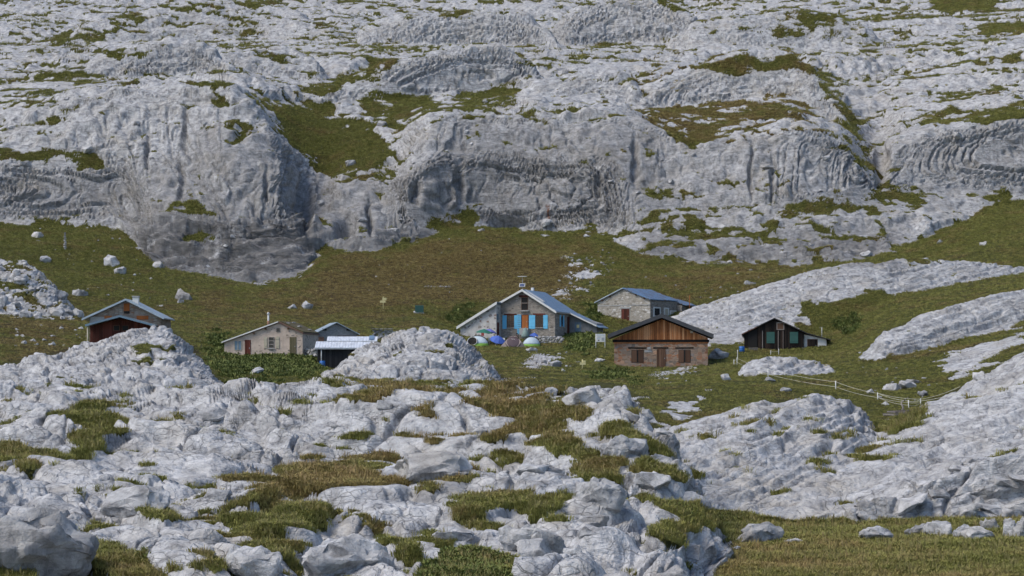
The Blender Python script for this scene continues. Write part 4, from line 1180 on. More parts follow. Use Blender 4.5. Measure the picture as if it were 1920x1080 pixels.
for (a, b) in ((1178, 1212), (1225, 1253), (1266, 1300)):
    h.wbox('lintel', a, b, 651, 653.6, -.05, .1, M_['tar_wood'])
h.door(1231.5, 1248, 655, 688, M_['brown_wood'], planks=4)
h.wbox('plaque', 1208.5, 1222, 656.5, 660.5, -.04, .05, M_['concrete'])
h.wbox('stone_corbel', 1214, 1220, 650.5, 655.5, -.14, .1, M_['concrete'])
h.wbox('lamp', 1294, 1298.5, 620, 624.8, -.25, -.02, M_['cream'])

# ------------------------------------------------------------------ black barn with white annex
h = Hut('barn', 'blackened timber barn with two green shutters and a white annex', 'barn', 1452, 661, 262, -7)
E = h.e; WL, WR, D = h.x(1396.2), h.x(1506.5), 9.0
za, zl, zr = h.z(596.5), h.z(624), h.z(622)
prism('wall', E, [(WL, -1.2), (WR, -1.2), (WR, zr - .1), (0, za - .15), (WL, zl - .1)], .1, D, M_['tar_wood'])
n = 34
for i in range(n):
    a = WL + (WR - WL) * i / n; b = WL + (WR - WL) * (i + 1) / n; m = (a + b) / 2
    top = za - .12 + (za - zl) / (0 - WL) * m * (1 if m < 0 else 0) + (za - zr) / (0 - WR) * m * (1 if m > 0 else 0)
    box('plank', E, a + .01, b - .01, random.uniform(-.035, .035), .1, random.uniform(-.5, -.2), top - .05, M_['tar_wood'] if random.random() > .05 else M_['brown_wood'])
kl = (za - zl) / (0 - WL); kr = (za - zr) / (0 - WR)
xl = h.x(1391.5)
slope('roof', E, (0, za - .08), (xl, za - .08 + kl * xl), -.45, D + .4, .12, M_['black_roof'])
prism('bargeboard', E, [(h.x(1420), za + .03 + kl * h.x(1420)), (xl, za + .03 + kl * xl), (xl, za - .10 + kl * xl), (h.x(1420), za - .10 + kl * h.x(1420))], -.5, -.455, M_['rust_roof'])
xr = h.x(1508)
slope('roof', E, (0, za - .08), (xr, za - .08 + kr * xr), -.45, D + .4, .12, M_['black_roof'])
slope('roof', E, (xr - .02, za - .12 + kr * xr), (h.x(1556), h.z(638.5)), -.1, D, .12, M_['black_roof'])
prism('annex_wall', E, [(WR, -1.2), (h.x(1548), -1.2), (h.x(1548), h.z(636)), (WR, zr - .35)], .5, D - .5, M_['white_wall'])
h.door(1514, 1530.5, 637, 657.5, M_['tar_wood'], y=.5, planks=4, frame=M_['brown_wood'])
for (a, b) in ((1437.5, 1452.3), (1480.5, 1495.5)):
    s_ = h.shutter(a, b, 622.5, 643.5, M_['green_paint'], -.02)
h.window(1457.5, 1468.5, 606, 617, M_['grey_wood'], 1, 1, -.04, M_['brown_wood'], .12)
for u in (1429.5, 1458.5, 1467.5):
    h.wbox('batten', u, u + 1.1, 620, 655, -.07, -.04, M_['grey_wood'])
h.wbox('doorway', 1403.5, 1420, 618, 658, -.045, .05, M_['dark'])
h.wbox('tie_rod', 1503, 1523, 652.2, 652.8, -.12, -.08, M_['steel'])

# ------------------------------------------------------------------ pink farmhouse
h = Hut('farmhouse', 'worn pinkish farmhouse with lopsided gable and thin stove pipe', 'house', 523, 667.5, 231, -8)
E = h.e; WL, WR, D = h.x(418.5), h.x(568), 8.0
za, zl, zr = h.z(604), h.z(641), h.z(625)
prism('wall', E, [(WL, -1.6), (WR, -1.6), (WR, zr - .05), (0, za - .12), (WL, zl - .05)], 0, D, M_['pink_wall'])
kl, kr = (za - zl) / (0 - WL), (za - zr) / (0 - WR)
xl, xr = h.x(414.5), h.x(570)
slope('roof', E, (0, za - .02), (xl, za - .02 + kl * xl), -.3, D + .2, .10, M_['rust_roof'])
prism('bargeboard', E, [(0, za + .12), (xl, za + .12 + kl * xl), (xl, za - .03 + kl * xl), (0, za - .03)], -.36, -.31, M_['white_paint'])
slope('roof', E, (0, za - .02), (xr, za - .02 + kr * xr), -.3, D + .2, .10, M_['rust_roof'])
slope('sod', E, (.15, za + .09 + kr * .15), (xr - .1, za + .09 + kr * (xr - .1)), .1, D, .14, M_['sod'])
h.window(438.5, 451, 639.5, 656, M_['cream'], 2, 1, 0, M_['slate_blue'], .05)
h.door(458, 469, 637, 667, M_['red_wood'], planks=3)
h.window(504, 513.5, 632.5, 652, M_['grey_wood'], 1, 3, 0, M_['glass'], .05)
h.wbox('sill', 502, 515.5, 653, 654.5, -.2, .1, M_['concrete'])
h.shutter(494.5, 501, 632, 653, M_['cream']); h.shutter(517, 524, 631, 653, M_['cream'])
h.window(518.5, 525, 615.5, 622, M_['grey_wood'], 1, 1, 0, M_['glass'], .05)
h.door(543.5, 556, 632, 666, M_['olive_wood'], planks=3)
for u in (475, 498, 541): 
    xx = h.x(u); zz = za + (kl if xx < 0 else kr) * xx - .12
    box('rafter_end', E, xx - .1, xx + .1, -.28, .1, zz - .22, zz - .02, M_['brown_wood'])
cx = h.x(499.5)
ch = tube('stove_pipe', E, [(cx, .8, za + kl * cx - .2), (cx, .8, h.z(589))], .11, M_['white_paint'])
tube('pipe_collar', ch, [(cx, .8, za + kl * cx - .05), (cx, .8, h.z(601))], .15, M_['brick'])
lathe('pipe_cap', ch, [(.20, 0), (.22, .05), (.12, .22), (.01, .28)], M_['steel'], 10, (cx, .8, h.z(589)))
for (xx, yy, w) in ((.8, 1.2, .7), (1.6, 3.5, .9), (2.4, 5.5, .8), (.5, 5.0, .6)):
    st = put_stone('roof_stone', (xx, yy, za + kr * xx + .28), w, .18, random.uniform(0, 3), parent=E)

# ------------------------------------------------------------------ grey shed behind
h = Hut('block_shed', 'grey block shed with pale metal gable roof beside the farmhouse', 'shed', 631, 664, 241, 14)
E = h.e; WL, WR, D = h.x(594), h.x(668), 5.5
za, zl, zr = h.z(605.5), h.z(624.5), h.z(625)
prism('wall', E, [(WL, -1.5), (WR, -1.5), (WR, zr), (0, za - .12), (WL, zl)], 0, D, M_['block_wall'])
kl, kr = (za - zl) / (0 - WL), (za - zr) / (0 - WR)
xl, xr = h.x(591), h.x(673)
slope('roof', E, (0, za), (xl, za + kl * xl), -.35, D + .3, .10, M_['pale_roof'])
slope('roof', E, (0, za), (xr, za + kr * xr), -.35, D + .3, .10, M_['pale_roof'])
for (a, b, c, d) in ((605, 613, 616, 620), (649, 657, 616, 620)):
    h.wbox('vent', a, b, c, d, -.03, .05, M_['dark'])
h.wbox('brick_patch', 594.6, 608, 631.5, 640, -.03, .05, M_['brick'])
h.wbox('lintel', 632, 668, 629.5, 631, -.1, .05, M_['red_wood'])
prism('porch_wall', E, [(h.x(569), -1.2), (WL, -1.2), (WL, h.z(628)), (h.x(569), h.z(630))], .8, D - .5, M_['dark'])
slope('porch_roof', E, (WL, h.z(626.5)), (h.x(567), h.z(629)), .2, D, .08, M_['grey_wood'])
h.wbox('board_wall', 578, 590, 630, 654, .68, .78, M_['grey_wood'])

# ------------------------------------------------------------------ black shed with white roof
h = Hut('lean_to_shed', 'black boarded shed with bright white sheet roof and downpipe', 'shed', 645, 692, 224, 2)
E = h.e; WL, WR = h.x(595.5), h.x(700)
z0, z1 = h.z(652.5), h.z(631)
box('wall', E, WL, WR, 0, 3.2, -1.5, z0 + .0, M_['black_boards'])
for i in range(28):
    a = WL + (WR - WL) * i / 28; b = WL + (WR - WL) * (i + 1) / 28
    box('plank', E, a + .01, b - .01, -.04 + random.uniform(-.01, .01), -.002, -1.2, z0 - .12, M_['black_boards'])
def monoroof(name, u0, u1, ya, yb, za_, zb_, mat, th=.07):
    x0, x1 = h.x(u0), h.x(u1)
    return mesh_obj(name, [(x0, ya, za_), (x1, ya, za_), (x1, yb, zb_), (x0, yb, zb_), (x0, ya, za_ + th), (x1, ya, za_ + th), (x1, yb, zb_ + th), (x0, yb, zb_ + th)],
                    [(0,1,2,3),(4,5,6,7),(0,1,5,4),(1,2,6,5),(2,3,7,6),(3,0,4,7)], mat, E)
ym = 1.9; zm = z0 + (z1 - z0) * .54
monoroof('roof', 591, 706, -.5, ym, z0 - .02, zm, M_['white_roof']); monoroof('roof', 611, 706, ym - .1, 3.6, zm + .08, z1, M_['white_roof'])
monoroof('roof', 690.5, 699.5, 2.0, 3.7, zm + .25, z1 + .12, M_['blue_roof'])
h.wbox('fascia', 591, 706, 653, 655, -.50, -.46, M_['steel'])
tube('downpipe', E, [(h.x(603), -.3, z0 - .05), (h.x(603), -.3, h.z(684))], .06, M_['white_paint'])

# ------------------------------------------------------------------ hut behind the mound on the left
h = Hut('porch_hut', 'brown stone hut with pale metal roof and dark porch behind the rock', 'house', 238, 646, 229, 2)
E = h.e; WL, WR, D = h.x(168), h.x(302), 8.0
za, zl, zr = h.z(562), h.z(594), h.z(594)
prism('wall', E, [(WL, -2), (WR, -2), (WR, zr - .1), (0, za - .15), (WL, zl - .1)], 0, D, M_['brown_stone'])
kl, kr = (za - zl) / (0 - WL), (za - zr) / (0 - WR)
for xe, k in ((h.x(156.5), kl), (h.x(309), kr)):
    slope('roof', E, (0, za - .05), (xe, za - .05 + k * xe), -.9, D + .4, .14, M_['pale_roof'])
    prism('bargeboard', E, [(0, za + .11), (xe, za + .11 + k * xe), (xe, za - .12 + k * xe), (0, za - .12)], -.96, -.905, M_['pale_roof'])
h.wbox('gable_board', 232, 243, 569, 583, -.04, .05, M_['orange_wood']); h.wbox('window', 232.5, 243, 583.2, 588, -.03, .05, M_['dark'])
h.wbox('beam', 196, 210, 592, 598, -.05, .05, M_['orange_wood']); h.wbox('beam', 256, 278, 592, 599, -.05, .05, M_['orange_wood'])
h.wbox('plaster', 169, 196, 594, 606, -.03, .05, M_['concrete'])
zp, zq = h.z(593), h.z(611)
for xe in (h.x(169), h.x(296)):
    slope('porch_roof', E, (h.x(232.5), zp - .1), (xe, zq - .05), -3.0, -.05, .14, M_['pale_roof'])
    prism('bargeboard', E, [(h.x(232.5), zp + .06), (xe, zq + .11), (xe, zq - .14), (h.x(232.5), zp - .19)], -3.06, -3.005, M_['slate_blue'])
n = 20
for i in range(n):
    a = h.x(174) + (h.x(290) - h.x(174)) * i / n; b = h.x(174) + (h.x(290) - h.x(174)) * (i + 1) / n
    m = (a + b) / 2; top = zp - .2 - abs(m - h.x(232.5)) * (zp - zq) / (h.x(232.5) - h.x(169))
    box('plank', E, a + .01, b - .01, -1.6, -1.5, -1.5, top, M_['red_wood'])
for (a, b) in ((218, 228), (234, 244.5)):
    h.window(a, b, 611.5, 620, M_['brown_wood'], 1, 1, -1.62, M_['dark'], .06)
tube('porch_post', E, [(h.x(173), -2.8, -1.8), (h.x(173), -2.8, zq + .1)], .09, M_['cream'])
tube('porch_post', E, [(h.x(290), -2.8, -1.8), (h.x(290), -2.8, zq + .1)], .09, M_['cream'])
ch = h.wbox('chimney', 244.5, 255.5, 557, 572, 1.5, 2.3, M_['white_wall']); h.wbox('chimney_cap', 243.5, 256.5, 553.8, 556.5, 1.4, 2.4, M_['concrete'], ch)

# ------------------------------------------------------------------ tents, parasols, terrace
def drop(u, v, Y):
    """place on the ground at distance Y in the column of pixel u (v only as a fallback height)"""
    p = at(u, v, Y); p.z = ground(p.x, p.y); return p

def dome_tent(name, label, u, v, Y, w, hgt, dep, rz, mat, skirt, opening=None, group=None):
    e = thing(name, label, 'tent', drop(u, v, Y), math.radians(rz), group)
    def shell(nm, z0, z1, mt, grow=1.0, parent=e):
        vs, fs = [], []; N_, K = 20, 7
        for k in range(K + 1):
            t = z0 + (z1 - z0) * k / K
            r = math.sqrt(max(0.0, 1 - max(t, 0) ** 1.75)) * grow
            for i in range(N_):
                a = 6.2832 * i / N_
                ca, sa = math.cos(a), math.sin(a)
                vs.append((ca * r * w / 2, sa * r * dep / 2 * (1 - .25 * t), t * hgt))
        for k in range(K):
            for i in range(N_): fs.append((k*N_+i, k*N_+(i+1) % N_, (k+1)*N_+(i+1) % N_, (k+1)*N_+i))
        fs += [tuple(range(N_)), tuple(range(K * N_, (K + 1) * N_))]
        return mesh_obj(nm, vs, fs, mt, parent, True)
    shell('canopy', .18, .995, mat); shell('skirt', -.35, .181, skirt, 1.004)
    pts = [(w / 2 * 1.0 * math.cos(a) , -dep * .10, hgt * 1.0 * max(0, math.sin(a))) for a in np.linspace(0, math.pi, 18)]
    tube('pole_sleeve', e, pts, .05, M_['dark'], 6)
    if opening:
        ox, ow, oh = opening
        vs = [(ox, -dep / 2 * .86, oh * .5)] + [(ox + ow / 2 * math.cos(a), -dep / 2 * (1.0 - .32 * max(0, math.sin(a))) , oh * .5 + oh / 2 * math.sin(a)) for a in np.linspace(0, 6.2832, 21)[:-1]]
        vs2 = [(x, y + .5, z) for x, y, z in vs]
        n_ = len(vs)
        fs = [(0, i, i + 1 if i < 20 else 1) for i in range(1, 21)] + [(i, i + 1 if i < 20 else 1, n_ + (i + 1 if i < 20 else 1), n_ + i) for i in range(1, 21)]
        mesh_obj('entrance', vs + vs2, fs, M_['dark'], e)
        rim = [(x, y - .02, z) for x, y, z in vs[1:]] + [(vs[1][0], vs[1][1] - .02, vs[1][2])]
        tube('entrance_rim', e, rim, .05, M_['white_paint'], 6)
    return e
TENT_W = plain('pale_tent_cloth', (.46,.55,.60), .7, .12); TENT_G = plain('lime_tent_cloth', (.22,.42,.06), .7, .12)
TENT_B = plain('brown_tent_cloth', (.11,.075,.085), .7, .15); TENT_T = plain('taupe_tent_cloth', (.36,.29,.26), .75, .15)
dome_tent('tent', 'white and lime pop up tent with open dark entrance, leftmost of the tents', 896, 647.5, 284, 3.4, 1.42, 2.6, -12, TENT_W, TENT_G, (-.55, 1.45, 1.2))
dome_tent('tent', 'white and lime pop up tent with closed door, rightmost of the tents', 996, 647.5, 284, 2.75, 1.38, 2.4, 10, TENT_W, TENT_G)
# brown tent: a leaning disc between two taupe wings
e = thing('tent', 'brown lens shaped pop up tent between the two white tents', 'tent', drop(962, 648, 281), 0)
vs, fs = [], []
N_ = 24
for k, (rr, yy) in enumerate(((1.0, 0), (.7, -.05), (.35, -.08), (.02, -.09))):
    for i in range(N_):
        a = 6.2832 * i / N_
        x, z = 1.15 * rr * math.cos(a), .66 + .82 * rr * math.sin(a)
        vs.append((x, yy - .55 + z * .35, z))
for k in range(3):
    for i in range(N_): fs.append((k*N_+i, k*N_+(i+1) % N_, (k+1)*N_+(i+1) % N_, (k+1)*N_+i))
mesh_obj('door_panel', vs, fs + [tuple(range(N_))], TENT_B, e, True)
for sg in (-1, 1):
    vs = [(sg * .55, .0, 1.5), (sg * 1.2, -.35, .75), (sg * 2.0, -.1, -.15), (sg * .5, -.62, -.15), (sg * 1.5, 1.6, -.15), (sg * .2, 1.4, 1.1), (0, .1, 1.62), (0, 1.7, -.15)]
    mesh_obj('canopy', vs, [(0,1,6), (1,2,3), (0,1,2,4), (0,4,5), (6,0,5), (5,4,7), (3,1,0,6)], TENT_T, e)
tube('pole_sleeve', e, [(1.15 * math.cos(a), -.55 + (.66 + .82 * math.sin(a)) * .35, .66 + .82 * math.sin(a)) for a in np.linspace(0, 6.2832, 25)], .03, M_['dark'], 6)
for i in range(4):
    box('brand_mark', e, -.28 + i * .14, -.18 + i * .14, -.50, -.46, 1.12 - i * .015, 1.19 - i * .015, M_['white_paint'])

def parasol(label, u, v, Y, d, hgt, mat, tipx=0, tipy=0, drop_=.45, n=8):
    e = thing('parasol', label, 'parasol', drop(u, v, Y), 0)
    e.rotation_euler = (math.radians(tipx), math.radians(tipy), .2)
    vs, fs = [(0, 0, hgt)], []
    for i in range(n):
        a = 6.2832 * i / n
        vs.append((d * .27 * math.cos(a), d * .27 * math.sin(a), hgt - drop_ * .42))
    for i in range(n):
        a = 6.2832 * i / n
        vs.append((d * .5 * math.cos(a), d * .5 * math.sin(a), hgt - drop_))
    for i in range(n):
        a = 6.2832 * (i + .5) / n
        vs.append((d * .47 * math.cos(a), d * .47 * math.sin(a), hgt - drop_ - .12))
    for i in range(n):
        j = (i + 1) % n
        fs += [(0, 1 + i, 1 + j), (1 + i, 1 + n + i, 1 + n + j, 1 + j), (1 + n + i, 1 + 2 * n + i, 1 + n + j)]
    mesh_obj('canopy', vs, fs, mat, e)
    tube('pole', e, [(0, 0, -.2), (0, 0, hgt + .12)], .025, M_['white_paint'], 6)
    lathe('base', e, [(.25, 0), (.25, .06), (.05, .12)], M_['concrete'], 10)
    return e
P_G = plain('green_canvas', (.02,.15,.10), .75, .2); P_B = plain('blue_canvas', (.06,.13,.46), .75, .2); P_V = plain('violet_blue_canvas', (.13,.15,.42), .75, .2); P_C = plain('grey_green_canvas', (.18,.25,.23), .75, .25)
parasol('green parasol with red hanging tag in front of the patched annex wall', 906, 642, 287, 2.5, 2.2, P_G, 4, 4, .55)
parasol('violet blue parasol half hidden behind the green one', 915, 640, 290, 2.2, 2.0, P_V, 0, 10, .5)
parasol('blue parasol tipped over beside the open tent', 931, 645, 285, 2.4, 1.55, P_B, 28, 8, .7)
parasol('small blue parasol under the right hand window', 1000, 636, 291, 1.7, 1.45, P_B, 8, 6, .6)
lathe('closed_parasol', None, [(.60, 0), (.66, .25), (.50, .75), (.36, 1.05), (.14, 1.38), (.03, 1.55)], P_C, 9)
cp = bpy.data.objects['closed_parasol']; cp.location = at(985, 633, 290); tag(cp, 'grey green folded parasol standing in front of the orange door', 'parasol')
rt = box('hanging_tag', None, -.22, .22, -.03, .03, -.22, .22, plain('red_cloth', (.33,.05,.04), .7, .2)); rt.location = at(905, 627, 285.6); tag(rt, 'small red cloth hanging below the green parasol', 'cloth')
# bench and table on the terrace
e = thing('picnic_bench', 'white slatted bench between the open tent and the brown tent', 'bench', drop(931, 647, 286.5), 0)
for i in range(3): box('slat', e, -1.25, 1.25, -.05 + i * .22, .13 + i * .22, .52, .57, M_['white_paint'])
box('backrest', e, -1.25, 1.25, .62, .68, .65, .95, M_['white_paint'])
for x in (-1.05, 1.05): box('leg', e, x - .05, x + .05, -.03, .6, -.2, .52, M_['grey_wood'])
# terrace wall: dry stones
def stone_row(name, label, cat, u0, u1, v0, Y0, Y1, rows, w, hgt, step_=.9, group=None):
    a, b = at(u0, v0, Y0), at(u1, v0, Y1)
    e = thing(name, label, cat, (a + b) / 2, math.atan2(b.y - a.y, b.x - a.x), group)
    L_ = (b - a).length
    for r in range(rows):
        x = -L_ / 2 + (r % 2) * w * .3
        while x < L_ / 2:
            ww = w * random.uniform(.6, 1.4)
            put_stone('stone', (x + ww / 2, random.gauss(0, .06), r * hgt * .85 + hgt * .3 - .15), ww * 1.12, hgt * random.uniform(.9, 1.3), random.gauss(0, .12), d=w * random.uniform(.8, 1.1), parent=e)
            x += ww * step_
    return e
stone_row('terrace_wall', 'low dark dry stone terrace wall below the refuge corner', 'wall', 1000, 1052, 641, 289, 288, 4, .6, .3)
stone_row('dry_wall', 'short dry stone wall stub behind the rock mound and white roofed shed', 'wall', 698, 734, 632.5, 236, 236, 5, .7, .26)
stone_row('dry_wall', 'tumbled stones stacked between the farmhouse and the black shed', 'wall', 569, 592, 665, 232, 230, 3, .6, .35)
p = at(716, 617.5, 236); cap = box('wall_slab', None, -1.3, 1.3, -.5, .5, 0, .1, M_['dry_stone']); cap.location = p; tag(cap, 'flat stone slab capping the dry wall stub', 'slab')

# person sitting behind the brown tent
e = thing('person', 'person in dark jacket sitting behind the brown tent', 'person', at(969, 643, 287.5), math.radians(160))
me = bpy.data.meshes.new('body')
J = [((0,0,.62), .15), ((0,.02,.80), .14), ((0,.05,1.0), .17), ((0,.03,1.16), .07), ((0,-.01,1.25), .07),
     ((.19,.05,1.06), .075), ((.27,-.05,.84), .06), ((.16,-.25,.74), .045), ((-.19,.05,1.06), .075), ((-.27,-.05,.84), .06), ((-.16,-.25,.74), .045),
     ((.11,-.05,.58), .10), ((.14,-.45,.60), .08), ((.14,-.42,.14), .06), ((-.11,-.05,.58), .10), ((-.14,-.45,.60), .08), ((-.14,-.42,.14), .06), ((.14,-.55,.10), .05), ((-.14,-.55,.10), .05)]
Ed = [(0,1),(1,2),(2,3),(3,4),(2,5),(5,6),(6,7),(2,8),(8,9),(9,10),(0,11),(11,12),(12,13),(13,17),(0,14),(14,15),(15,16),(16,18)]
me.from_pydata([j[0] for j in J], Ed, [])
body = link(bpy.data.objects.new('body', me)); body.parent = e
sk = body.modifiers.new('skin', 'SKIN')
for sv, j in zip(me.skin_vertices[0].data, J): sv.radius = (j[1], j[1])
me.skin_vertices[0].data[0].use_root = True
sb = body.modifiers.new('sub', 'SUBSURF'); sb.levels = sb.render_levels = 2
me.materials.append(M_['jacket'])
hd = lathe('head', e, [(.02,-.13),(.07,-.10),(.09,-.03),(.098,.04),(.085,.10),(.05,.13),(.005,.14)], M_['skin'], 14, (0, -.02, 1.36))
lathe('hair', e, [(.100,-.06),(.115,.02),(.105,.10),(.06,.155),(.005,.165)], M_['hair'], 14, (0, .015, 1.37))
seat = thing('stool', 'plain wooden stool under the person behind the brown tent', 'stool', at(969, 643, 287.5))
box('seat', seat, -.22, .22, -.2, .22, .40, .46, M_['grey_wood'])
for x in (-.18, .18):
    for y in (-.16, .18): box('leg', seat, x - .025, x + .025, y - .025, y + .025, -.1, .40, M_['grey_wood'])

# ------------------------------------------------------------------ barrels, box, bench
def barrel(label, u, v, Y, d, hgt):
    e = thing('barrel', label, 'barrel', drop(u, v, Y))
    r = d / 2
    lathe('body', e, [(r*.92,0),(r,.05*hgt),(r*.97,.3*hgt),(r*1.03,.33*hgt),(r*.97,.36*hgt),(r*.97,.64*hgt),(r*1.03,.67*hgt),(r*.97,.7*hgt),(r,.95*hgt),(r*.92,hgt)], M_['barrel'])
    lathe('lid', e, [(r*.96,hgt),(r*.96,hgt+.03),(r*.4,hgt+.04)], M_['barrel'])
barrel('blue plastic barrel under the white downpipe of the black shed', 604.5, 690, 222.5, .66, .62)
barrel('blue plastic barrel at the left corner of the blackened barn', 1391, 664.5, 258, .75, .72)
e = thing('bench', 'pale grey plank bench beside the dark barn doorway', 'bench', at(1412.5, 662, 260.6), math.radians(-7))
for i in range(4): box('plank', e, -.6, .6, -.03, .02, .08 + i * .15, .20 + i * .15, M_['grey_wood'])
box('seat', e, -.62, .62, -.12, .3, .66, .72, M_['grey_wood'])
for x in (-.5, .5): box('leg', e, x - .05, x + .05, 0.03, .25, -.4, .66, M_['grey_wood'])

# ------------------------------------------------------------------ signs
def signpost(label, u, vb, vt, boards, mat, Y, post=None):
    p = at(u, vb, Y); p.z = ground(p.x, p.y)
    s_ = F_PX / Y
    e = thing('signpost', label, 'signpost', p)
    tube('post', e, [(0, 0, -.4), (0, 0, (HZ - vt) / s_ - p.z)], .07, post or M_['yellow'], 8)
    for (u0, u1, v0, v1) in boards:
        box('board', e, (u0 - u) / s_, (u1 - u) / s_, -.12, -.07, (HZ - v1) / s_ - p.z, (HZ - v0) / s_ - p.z, mat)
    return e
def Yof(u, v): return seen(u, v).y
signpost('yellow hiking signpost with two boards on the slope left of the refuge', 718.5, 580, 556, [(712.5, 723, 563.5, 567.5), (717, 724.5, 558.5, 563)], M_['yellow'], Yof(718.5, 580))
signpost('yellow hiking signpost in the weeds left of the chalet', 1092, 695, 674, [(1087, 1098, 679.5, 684), (1092, 1098, 676, 679.2)], M_['yellow'], Yof(1092, 692))
signpost('orange sign on white post at the crest of the grey slab hill', 1502, 542, 521, [(1498, 1517, 520.5, 527.5)], M_['orange'], 301, M_['white_paint'])
# white notice board with two posts
p = drop(1127, 648, 268); s_ = F_PX / 268
e = thing('notice_board', 'white information board on two posts between refuge and chalet', 'sign', p)
zt_, zb_ = (HZ - 626) / s_ - p.z, (HZ - 641) / s_ - p.z
box('panel', e, (1117 - 1127) / s_, (1134.5 - 1127) / s_, -.05, .0, zb_, zt_, M_['white_paint'])
for u in (1117.3, 1134.3): tube('post', e, [((u - 1127) / s_, 0, -.5), ((u - 1127) / s_, 0, zt_ + .03)], .055, M_['white_paint'], 8)
GREYP = plain('grey_print', (.33,.36,.38), .6, .1); BLUEP = plain('pale_blue_print', (.50,.58,.62), .6, .1)
for (a, b, c, d, m) in ((1119, 1133, 627.3, 629, BLUEP), (1120.5, 1126, 631.5, 632.4, GREYP), (1121.3, 1123.8, 637.2, 639, M_['dark']), (1128, 1133, 633, 639, GREYP), (1119.5, 1125, 634, 636, BLUEP)):
    box('print', e, (a - 1127) / s_, (b - 1127) / s_, -.062, -.045, (HZ - d) / s_ - p.z, (HZ - c) / s_ - p.z, m)
# green tank behind
p = seen(786, 588); s_ = F_PX / p.y
e = thing('water_tank', 'dark green box shaped tank on stones in the grass left of the refuge', 'tank', p)
box('body', e, -7.8 / s_, 7.8 / s_, 0, 1.1, .15, 15.5 / s_, M_['green_paint'])
for i in range(5): box('rib', e, -7.6 / s_, 7.6 / s_, -.05, .01, .3 + i * .22, .38 + i * .22, M_['green_paint'])
box('plinth', e, -9 / s_, 9 / s_, -.15, 1.2, -.5, .15, M_['concrete'])
# posts
def pole(name, label, u, v, hpx, Y, r, mat, lean=0, cat='post', cap=None):
    s_ = F_PX / Y; p = at(u, v, Y)
    o = tube(name, None, [(0, 0, -.5), (lean * .5, 0, hpx / s_ * .5), (lean, 0, hpx / s_)], [r, r * .95, r * .85], mat, 8)
    o.location = p
    return tag(o, label, cat)
pole('marker_post', 'thin rusty post at the edge of the slab hill behind the stone hut', 1293, 578, 24, 292, .06, M_['orange_wood'])
pole('marker_post', 'short white post standing behind the white barn annex', 1541, 628, 14, 268, .05, M_['white_paint'])
q = seen(122, 469)
e = thing('stone_stack', 'slender pale stack of stones standing upright below the left cliff', 'cairn', q)
zz = 0
for i in range(9):
    hh = .5 * (1 - .03 * i)
    put_stone('stone', (random.gauss(0, .05), 0, zz + hh * .4), .75 * (1 - .04 * i) , hh, random.uniform(0, 6), parent=e); zz += hh * .85

# ------------------------------------------------------------------ electric fence on white posts
FP = [(1383, 673, 17), (1382, 685, 15), (1376, 686, 12), (1440, 708, 17), (1567, 732, 18), (1646, 751, 15), (1704, 766, 16), (1726, 761, 14)]
e = thing('fence', 'white electric fence with two sagging tapes across the right meadow', 'fence', (0, 0, 0))
tops = {}
def fpost(u, v, hpx, parent):
    b = seen(u, v); s_ = F_PX / b.y
    tube('post', parent, [b + Vector((0,0,-.3)), b + Vector((random.gauss(0,.02),0,hpx / s_))], .042, M_['white_paint'], 6)
    return b, hpx / s_
P_ = [fpost(u, v, hp, e) for (u, v, hp) in FP]
def tape(i, j, f, sag=.12, r=.014):
    a = P_[i][0] + Vector((0, -.05, P_[i][1] * f)); b = P_[j][0] + Vector((0, -.05, P_[j][1] * f))
    pts = [a.lerp(b, t) - Vector((0, 0, sag * 4 * t * (1 - t))) for t in np.linspace(0, 1, 9)]
    tube('tape', e, pts, r, M_['rope'], 5)
for i, j in ((1, 2), (0, 1), (1, 3), (3, 4), (4, 5), (5, 7), (5, 6), (6, 7)):
    for f in (.9, .38): tape(i, j, f)
def free_tape(i, u, v, f):
    a = P_[i][0] + Vector((0, 0, P_[i][1] * f)); b = seen(u, v) + Vector((0, 0, .7 * f))
    tube('tape', e, [a.lerp(b, t) - Vector((0, 0, .5 * t * (1 - t))) for t in np.linspace(0, 1, 9)], .014, M_['rope'], 5)
free_tape(7, 1800, 742, .9); free_tape(6, 1800, 752, .8); free_tape(3, 1420, 702, .4)
e2 = thing('fence', 'two white fence posts with one tape in front of the barn wall', 'fence', (0, 0, 0))
pp = [fpost(1445, 667, 10, e2), fpost(1460, 666, 12, e2)]
a, b = pp[0][0] + Vector((0, 0, .5)), pp[1][0] + Vector((0, 0, .5)); tube('tape', e2, [a, b], .018, M_['rope'], 5)

# ------------------------------------------------------------------ bleached planks by the fence corner
p = seen(1690, 782)
e = thing('plank_pile', 'bleached grey planks piled on the grass by the fence corner', 'wood pile', p)
for i in range(9):
    o = box('plank', e, -random.uniform(.6, 1.4), random.uniform(.6, 1.4), -.08, .08, -.03, .03, M_['grey_wood'])
    o.location = (random.gauss(0, .25), random.gauss(0, .3), .05 + i * .055); o.rotation_euler = (random.gauss(0, .1), random.gauss(0, .05), random.gauss(0, .22))
br = tube('dead_branch', None, [(0,0,-.1), (.1,0,.35), (-.05,0,.7), (.25,0,.95), (.5,0,1.15)], [.09,.08,.06,.04,.02], M_['grey_wood'], 6)
br.location = seen(1690, 780) + Vector((.1, .3, .3)); tag(br, 'bare bleached branch rising from the plank pile', 'branch')

